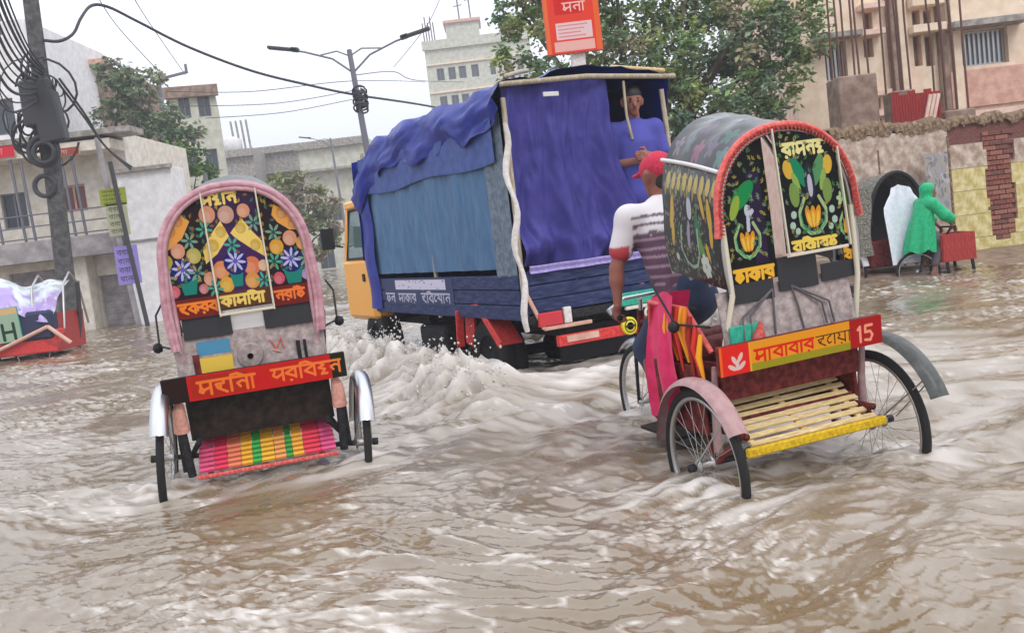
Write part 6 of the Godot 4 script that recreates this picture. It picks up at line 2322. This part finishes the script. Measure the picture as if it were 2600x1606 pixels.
func make_cables():
	var P := func(a: Array) -> Array:
		var o := []
		for q in a: o.append(pt(q[0], q[1], q[2]))
		return o
	cable("thick black cable looping up from the utility pole to the street lamp", P.call([[108, 102, 20], [150, 104, 20], [185, 85, 20.2], [205, 45, 20.4], [232, 14, 20.8], [275, 18, 21.2], [350, 55, 22], [480, 120, 23], [640, 180, 24.5], [780, 215, 26], [900, 240, 27], [1060, 264, 31], [1200, 290, 36]]), 0.033)
	var thin := "thin dark wire strung across the sky beyond the street lamp"
	for a in [[[420, 232, 36], [640, 232, 38], [900, 205, 40], [1080, 208, 60]], [[430, 270, 36], [700, 262, 38], [905, 228, 40]], [[520, 300, 36], [720, 285, 38], [905, 250, 40]], [[905, 190, 28], [1000, 182, 34], [1060, 204, 40], [1180, 208, 60]], [[1120, -10, 40], [1080, 70, 44], [1000, 170, 50]], [[240, -20, 30], [300, 70, 33], [420, 200, 36]], [[330, -20, 30], [380, 60, 34], [470, 190, 44]]]:
		cable(thin, P.call(a), 0.014)
	# the sheaf of service wires that runs into the utility pole
	rng.seed = 31
	for k in 11:
		var y := -60.0 + k * 28
		cable("pale service wire in the sheaf fanning out from the top of the utility pole", P.call([[-40, y - 120 + k * 10, 15.0], [20, y + 60, 17.5], [70, y * 0.55 + 150, 19.2], [112 + k, 175 + k * 6, 19.9]]), 0.016 + 0.006 * (k % 3))
	for k in 2:
		cable(["upper of two slanting black wires from the utility pole to the leaning poles", "lower of two slanting black wires from the utility pole to the leaning poles"][k], P.call([[150, 200 + k * 14, 19.8], [215, 290 + k * 10, 21.0], [270, 375, 22.6], [350, 435 + k * 10, 25.0]]), 0.026)

# ---------------------------------------------------------------- people and carts by the right bank
func make_right_bank():
	# hooded rickshaw parked face on, its passenger side closed with a white plastic sheet
	var D := 13.6
	var b := pt(2262, 690, D)
	var o := thing("parked_rickshaw", "dark hooded rickshaw with a white plastic sheet parked by the bank", "rickshaw", Vector3(b.x, GROUND, -D), deg_to_rad(10))
	var m := MB.new()
	var rows := []
	for i in 9:
		var t := i / 8.0
		var row := PackedVector3Array()
		for j in 31:
			var k := j / 30.0
			var g := PI * (1.0 - k)
			var sag := 0.008 * sin(i * 2.2) + 0.012 * nz.get_noise_2d(i * 0.7, j * 0.5)
			row.append(Vector3(cos(g) * (0.42 + sag), 0.95 + 0.68 * pow(sin(g), 0.8) * (1.0 - 0.06 * t) + sag, 0.3 - 0.7 * t))
		rows.append(row)
	m.grid(rows)
	part(o, "hood", m, grainy(Color(0.07, 0.065, 0.055), Color(0.30, 0.28, 0.24), 3.0, 0.6, 71))
	m = MB.new()
	m.tube(arc(Vector3(0, 0.95, 0.3), Vector3.RIGHT, Vector3.UP * 1.6, 0.42, 0, PI, 24), 0.03, 7)
	part(o, "hood_rim", m, M.black)
	m = MB.new()
	m.box(Vector3(0, 0.95, -0.38), Vector3(0.8, 1.1, 0.03))
	part(o, "seat_back", m, M.black)
	m = MB.new()
	rows = []
	for i in 13:
		var row := PackedVector3Array()
		var t := i / 12.0
		for j in 13:
			var u := j / 12.0
			var hw := lerpf(0.14, 0.31, smoothstep(0.0, 0.3, t))
			row.append(Vector3(0.04 + lerpf(-hw, hw, u), lerpf(1.46, 0.40, t) - 0.10 * absf(u - 0.4) * (1.0 - t), 0.34 + 0.16 * t + 0.02 * sin(u * 9.0 + t * 2.0)))
		rows.append(row)
	m.grid(rows)
	part(o, "plastic_sheet", m, grainy(Color(0.60, 0.64, 0.74), Color(0.76, 0.78, 0.84), 2.0, 0.3, 72))
	m = MB.new()
	m.box(Vector3(0, 0.55, -0.05), Vector3(0.86, 0.36, 0.62), Basis(), 0.02)
	part(o, "seat_box", m, M.maroon)
	for s in [-1, 1]:
		wheel(o, Vector3(s * 0.5, 0.34, -0.1), 0.34)
		mudguard(o, Vector3(s * 0.5, 0.34, -0.1), 0.2, 2.6, M.cloth_white if s < 0 else M.mauve, 0.37, 0.045)
	m = MB.new()
	rows = []
	for i in 7:
		var row := PackedVector3Array()
		for j in 9:
			row.append(Vector3(-0.66 + 0.26 * j / 8.0 + 0.02 * sin(i * 1.1), lerpf(1.45, 0.55, i / 6.0), 0.32 + 0.03 * sin(j * 1.9 + i * 0.5)))
		rows.append(row)
	m.grid(rows)
	part(o, "side_curtain", m, grainy(Color(0.06, 0.06, 0.05), Color(0.42, 0.40, 0.34), 5.0, 0.8, 73))
	# cargo tricycle and its rider in a green raincoat
	D = 13.0
	b = pt(2345, 690, D)
	var c := thing("cargo_tricycle", "rusty red box tricycle ridden along the foot of the wall", "tricycle", Vector3(b.x, GROUND, -D), deg_to_rad(8))
	c.scale = Vector3.ONE * 0.9
	wheel(c, Vector3(-0.08, 0.31, 0.0), 0.31).rotation.y = deg_to_rad(62)
	m = MB.new()
	m.tube([Vector3(-0.08, 0.31, 0.06), Vector3(0.05, 0.72, 0), Vector3(0.3, 0.62, 0)], 0.02, 7)
	m.tube([Vector3(0.05, 0.72, 0), Vector3(0.0, 0.88, 0)], 0.018, 7)
	m.tube([Vector3(0.3, 0.62, 0), Vector3(0.45, 0.9, 0.06)], 0.018, 7)
	m.tube([Vector3(0.42, 0.92, -0.2), Vector3(0.42, 0.92, 0.24)], 0.014, 7)
	part(c, "frame", m, M.chassis)
	m = MB.new()
	m.box(Vector3(0.0, 0.9, 0), Vector3(0.22, 0.05, 0.14), Basis(), 0.02)
	part(c, "saddle", m, M.black)
	for q in [[Vector3(0.46, 0.62, 0.22), Vector3(0.46, 0.40, 0.025)], [Vector3(0.46, 0.62, -0.28), Vector3(0.46, 0.40, 0.025)]]:
		m = MB.new()
		m.box(q[0], Vector3(0.52, 0.40, 0.025))
		part(c, "box_side", m, M.red_tin)
	for x in [0.20, 0.72]:
		m = MB.new()
		m.box(Vector3(x, 0.62, -0.03), Vector3(0.025, 0.40, 0.49))
		part(c, "box_side", m, M.red_tin)
	m = MB.new()
	m.box(Vector3(0.46, 0.44, -0.03), Vector3(0.5, 0.03, 0.48))
	part(c, "box_floor", m, M.chassis)
	for x in [0.26, 0.66]:
		for z in [-0.25, 0.2]:
			m = MB.new()
			m.tube([Vector3(x, 0.46, z), Vector3(x + 0.05, 0.0, z)], 0.024, 6)
			part(c, "leg", m, M.chassis)
	var p := thing("person", "person in a green hooded raincoat riding the red box tricycle", "person")
	p.transform = c.transform
	var skin := Color(0.24, 0.11, 0.08)
	var mb := MB.new()
	var hip := Vector3(0, 0.95, 0)
	var ch := Vector3(0.10, 1.22, 0)
	var head := Vector3(0.19, 1.47, 0.0)
	var f := Vector3(0.96, -0.25, 0.12).normalized()
	var bn := [[hip, ch, 0.12, 0.13], [ch, head - Vector3(0.02, 0.12, 0), 0.11, 0.05]]
	for s in [-1, 1]:
		var sh := ch + Vector3(0.03, 0.08, s * 0.17)
		var el := sh + Vector3(0.14, -0.2, s * 0.06)
		var wr := Vector3(0.40, 0.95, s * 0.18)
		bn.append([sh, el, 0.048, 0.04])
		bn.append([el, wr, 0.038, 0.026])
		var kn := Vector3(0.26, 0.72 if s > 0 else 0.82, s * 0.12)
		var an := Vector3(0.10, 0.30 if s > 0 else 0.44, s * 0.12)
		bn.append([hip + Vector3(0, 0, s * 0.08), kn, 0.085, 0.06])
		bn.append([kn, an, 0.055, 0.036])
		bn.append([an + Vector3(-0.03, -0.04, 0), an + Vector3(0.14, -0.06, 0), 0.034, 0.028])
	body_mesh(bn, 0.02, 0.03, func(_p): return skin, mb)
	body_mesh(head_bones(head, f), 0.012, 0.02, skin_paint(head, f, skin), mb)
	for s in [-1, 1]:
		body_mesh(hand_bones(Vector3(0.40, 0.95, s * 0.18), Vector3(0.5, -0.6, 0).normalized(), Vector3(-0.3, -0.6, 0).normalized(), Vector3(0, 0, -s), 0.9), 0.008, 0.01, func(_p): return skin, mb)
	part(p, "body", mb, M.plain)
	# loose hooded cape: hood, sleeves and a skirt that falls in folds
	var coat := [[head + Vector3(-0.035, 0.03, 0), head + Vector3(-0.01, 0.035, 0), 0.102, 0.094], [head + Vector3(-0.05, -0.06, 0), head + Vector3(-0.04, 0, 0), 0.085, 0.088], [head + Vector3(-0.06, -0.16, 0), head + Vector3(-0.05, -0.08, 0), 0.10, 0.08], [ch + Vector3(0.02, 0.06, -0.14), ch + Vector3(0.02, 0.06, 0.14), 0.10, 0.10]]
	for s in [-1, 1]:
		var sh := ch + Vector3(0.03, 0.08, s * 0.17)
		var el := sh + Vector3(0.14, -0.2, s * 0.06)
		coat.append([sh, el, 0.075, 0.085])
		coat.append([el, el + Vector3(0.08, -0.05, 0), 0.08, 0.075])
	var green := grainy(Color(0.01, 0.30, 0.12), Color(0.03, 0.46, 0.21), 2.5, 0.35, 74)
	var rc := part(p, "raincoat", body_mesh(coat, 0.012, 0.03), green)
	m = MB.new()
	rows = []
	for i in 17:
		var t := i / 16.0
		var ctr := (ch + Vector3(0.0, 0.10, 0)).lerp(hip + Vector3(-0.04, -0.34, 0), t)
		var row := PackedVector3Array()
		for j in 56:
			var g := TAU * j / 56.0
			var rip := (0.022 * sin(g * 7.0 + t * 1.5) + 0.014 * sin(g * 13.0 + 2.0)) * smoothstep(0.1, 0.9, t)
			row.append(ctr + Vector3(cos(g) * (lerpf(0.10, 0.20, pow(t, 0.7)) + rip), 0.025 * sin(g * 5.0) * t, sin(g) * (lerpf(0.15, 0.25, pow(t, 0.7)) + rip)))
		rows.append(row)
	m.grid(rows, true)
	part(rc, "skirt", m, green)
	part(p, "trousers", body_mesh([[hip + Vector3(0, -0.03, 0.08), Vector3(0.26, 0.72, 0.12), 0.10, 0.08], [Vector3(0.26, 0.72, 0.12), Vector3(0.13, 0.42, 0.12), 0.075, 0.06], [hip + Vector3(0, -0.03, -0.08), Vector3(0.26, 0.82, -0.12), 0.10, 0.08], [Vector3(0.26, 0.82, -0.12), Vector3(0.14, 0.55, -0.12), 0.075, 0.06]], 0.02, 0.03), mk(0.10, 0.09, 0.10, 0.85))
	# torn poster stuck to the wall
	var q0 := pt(2395, 460, 14.2)
	var tp := Canvas.new(96, 160, Color(0.66, 0.64, 0.62))
	rng.seed = 9
	for k in 60:
		tp.ell(rng.randf_range(0, 96), rng.randf_range(0, 160), rng.randf_range(3, 16), rng.randf_range(2, 8), rng.randf() * 3.0, Color(0.5, 0.5, 0.5).lerp(Color(0.80, 0.80, 0.84), rng.randf()))
	m = MB.new()
	rows = []
	for i in 9:
		var row := PackedVector3Array()
		for j in 7:
			row.append(Vector3((j / 6.0 - 0.5) * 0.42 + 0.02 * sin(i * 2.0), (0.5 - i / 8.0) * 0.85, 0.02 + 0.015 * absf(sin(j * 1.3 + i * 0.7))))
		rows.append(row)
	m.grid(rows)
	var ps := part(self, "torn_poster", m, painted(tp.tex(), 0.6))
	tag(ps, "torn grey poster peeling off the boundary wall behind the green raincoat", "poster")
	ps.position = q0 + Vector3(0, 0, -0.22)
	ps.rotation.y = deg_to_rad(20)

# ---------------------------------------------------------------- covered cart on the left
func make_left_cart():
	var D := 17.5
	var b := pt(95, 880, D)
	var o := thing("covered_cart", "red cargo cart covered with purple and clear plastic beside the utility pole", "cart", Vector3(b.x, GROUND, -D))
	var K := func(zx: float, zy: float, dz := 0.0) -> Vector3:
		return pt(zx * 0.3042, 500 + zy * 0.3042, D + dz) - o.position
	var m := MB.new()
	var L0: Vector3 = K.call(-260, 1180)
	var R0: Vector3 = K.call(600, 1180)
	var bot: Vector3 = K.call(300, 1290)
	var top: Vector3 = K.call(300, 1110)
	m.box(Vector3((L0.x + R0.x) / 2, (bot.y + top.y) / 2, 0), Vector3(R0.x - L0.x, top.y - bot.y, 1.1), Basis(), 0.02)
	part(o, "cargo_box", m, M.truck_red)
	m = MB.new()
	var e0: Vector3 = K.call(470, 960)
	m.quad(Vector3(R0.x + 0.02, bot.y, 0.56), Vector3(R0.x + 0.02, bot.y, -0.5), Vector3(e0.x + 0.25, e0.y, -0.5), Vector3(e0.x + 0.1, e0.y, 0.4))
	m.tri(Vector3(R0.x + 0.02, bot.y + 0.05, 0.565), Vector3(e0.x + 0.1, e0.y, 0.4), Vector3(e0.x - 0.3, top.y, 0.565))
	part(o, "end_board", m, M.red_tin)
	m = MB.new()
	m.tube([K.call(-300, 1400, -0.62), K.call(0, 1275, -0.62), K.call(395, 1080, -0.62)], 0.035, 7)
	m.tube([K.call(395, 1080, -0.62), K.call(590, 1215, -0.62)], 0.035, 7)
	part(o, "rail", m, M.salmon)
	# hoops and the sheet over them
	m = MB.new()
	for x in [-0.9, 0.2, 0.75]:
		m.tube([Vector3(x, top.y, 0.5), Vector3(x, top.y + 0.75, 0.3), Vector3(x, top.y + 0.95, 0), Vector3(x, top.y + 0.75, -0.3), Vector3(x, top.y, -0.5)], 0.02, 6)
	part(o, "hoop", m, M.steel)
	m = MB.new()
	var rows := []
	for i in 25:
		var row := PackedVector3Array()
		var t := i / 24.0
		var lo: Vector3 = K.call(lerpf(-260, 420, t), lerpf(820, 1060, pow(t, 0.8)), -0.6)
		var hi: Vector3 = K.call(lerpf(-260, 560, t), lerpf(600, 670, t) + 90.0 * sin(t * PI), 0.0)
		for j in 17:
			var u := j / 16.0
			var p := lo.lerp(hi, u) + Vector3(0, 0.10 * sin(u * PI) + 0.06 * sin(t * 14.0 + u * 3.0) * (0.4 + u * 0.4), 0.06 * sin(t * 23.0) + 0.05 * nz.get_noise_2d(t * 9.0, u * 6.0))
			row.append(p)
		rows.append(row)
	m.grid(rows)
	for i in m.v.size():
		var u := (i % 17) / 16.0
		var t := (i / 17) / 24.0
		var k := nz.get_noise_2d(t * 5.0 + 3.0, u * 3.0)
		m.c[i] = Color(0.42, 0.32, 0.62) if u + k * 0.4 < 0.42 else Color(0.58, 0.62, 0.66) if k > -0.15 else Color(0.40, 0.46, 0.5)
	part(o, "plastic_sheet", m, vcol(0.2))
	# board with letters in front
	var s0: Vector3 = K.call(60, 1070, -0.64)
	var c := Canvas.new(96, 128, Color(0.62, 0.72, 0.62))
	c.rect(0, 0, 96, 24, Color(0.85, 0.72, 0.5))
	c.path([Vector2(24, 60), Vector2(24, 118)], 12, Color(0.10, 0.22, 0.16))
	c.path([Vector2(70, 60), Vector2(70, 118)], 12, Color(0.10, 0.22, 0.16))
	c.path([Vector2(24, 90), Vector2(70, 90)], 10, Color(0.10, 0.22, 0.16))
	m = MB.new()
	m.box(s0 + Vector3(0, 0, -0.015), Vector3(0.42, 0.60, 0.02), Basis(Vector3.BACK, 0.05))
	var bd := part(o, "sign_plate", m, M.green_paint)
	m = MB.new()
	var bb := Basis(Vector3.BACK, 0.05)
	m.quad(s0 + bb * Vector3(-0.2, -0.29, 0), s0 + bb * Vector3(0.2, -0.29, 0), s0 + bb * Vector3(0.2, 0.29, 0), s0 + bb * Vector3(-0.2, 0.29, 0))
	part(bd, "lettering", m, painted(c.tex(), 0.5))
	m = MB.new()
	m.box(K.call(150, 1090, -0.45), Vector3(1.3, 0.5, 0.3), Basis(), 0.05)
	part(o, "load", m, M.navy)
	for x in [L0.x + 0.4, R0.x - 0.5]:
		wheel(o, Vector3(x, 0.33, 0.45), 0.33).rotation.y = PI / 2
	m = MB.new()
	m.tube([K.call(640, 700, 0.3), K.call(665, 1000, 0.3), K.call(655, 1250, 0.3)], 0.04, 6)
	part(o, "prop", m, M.cable)
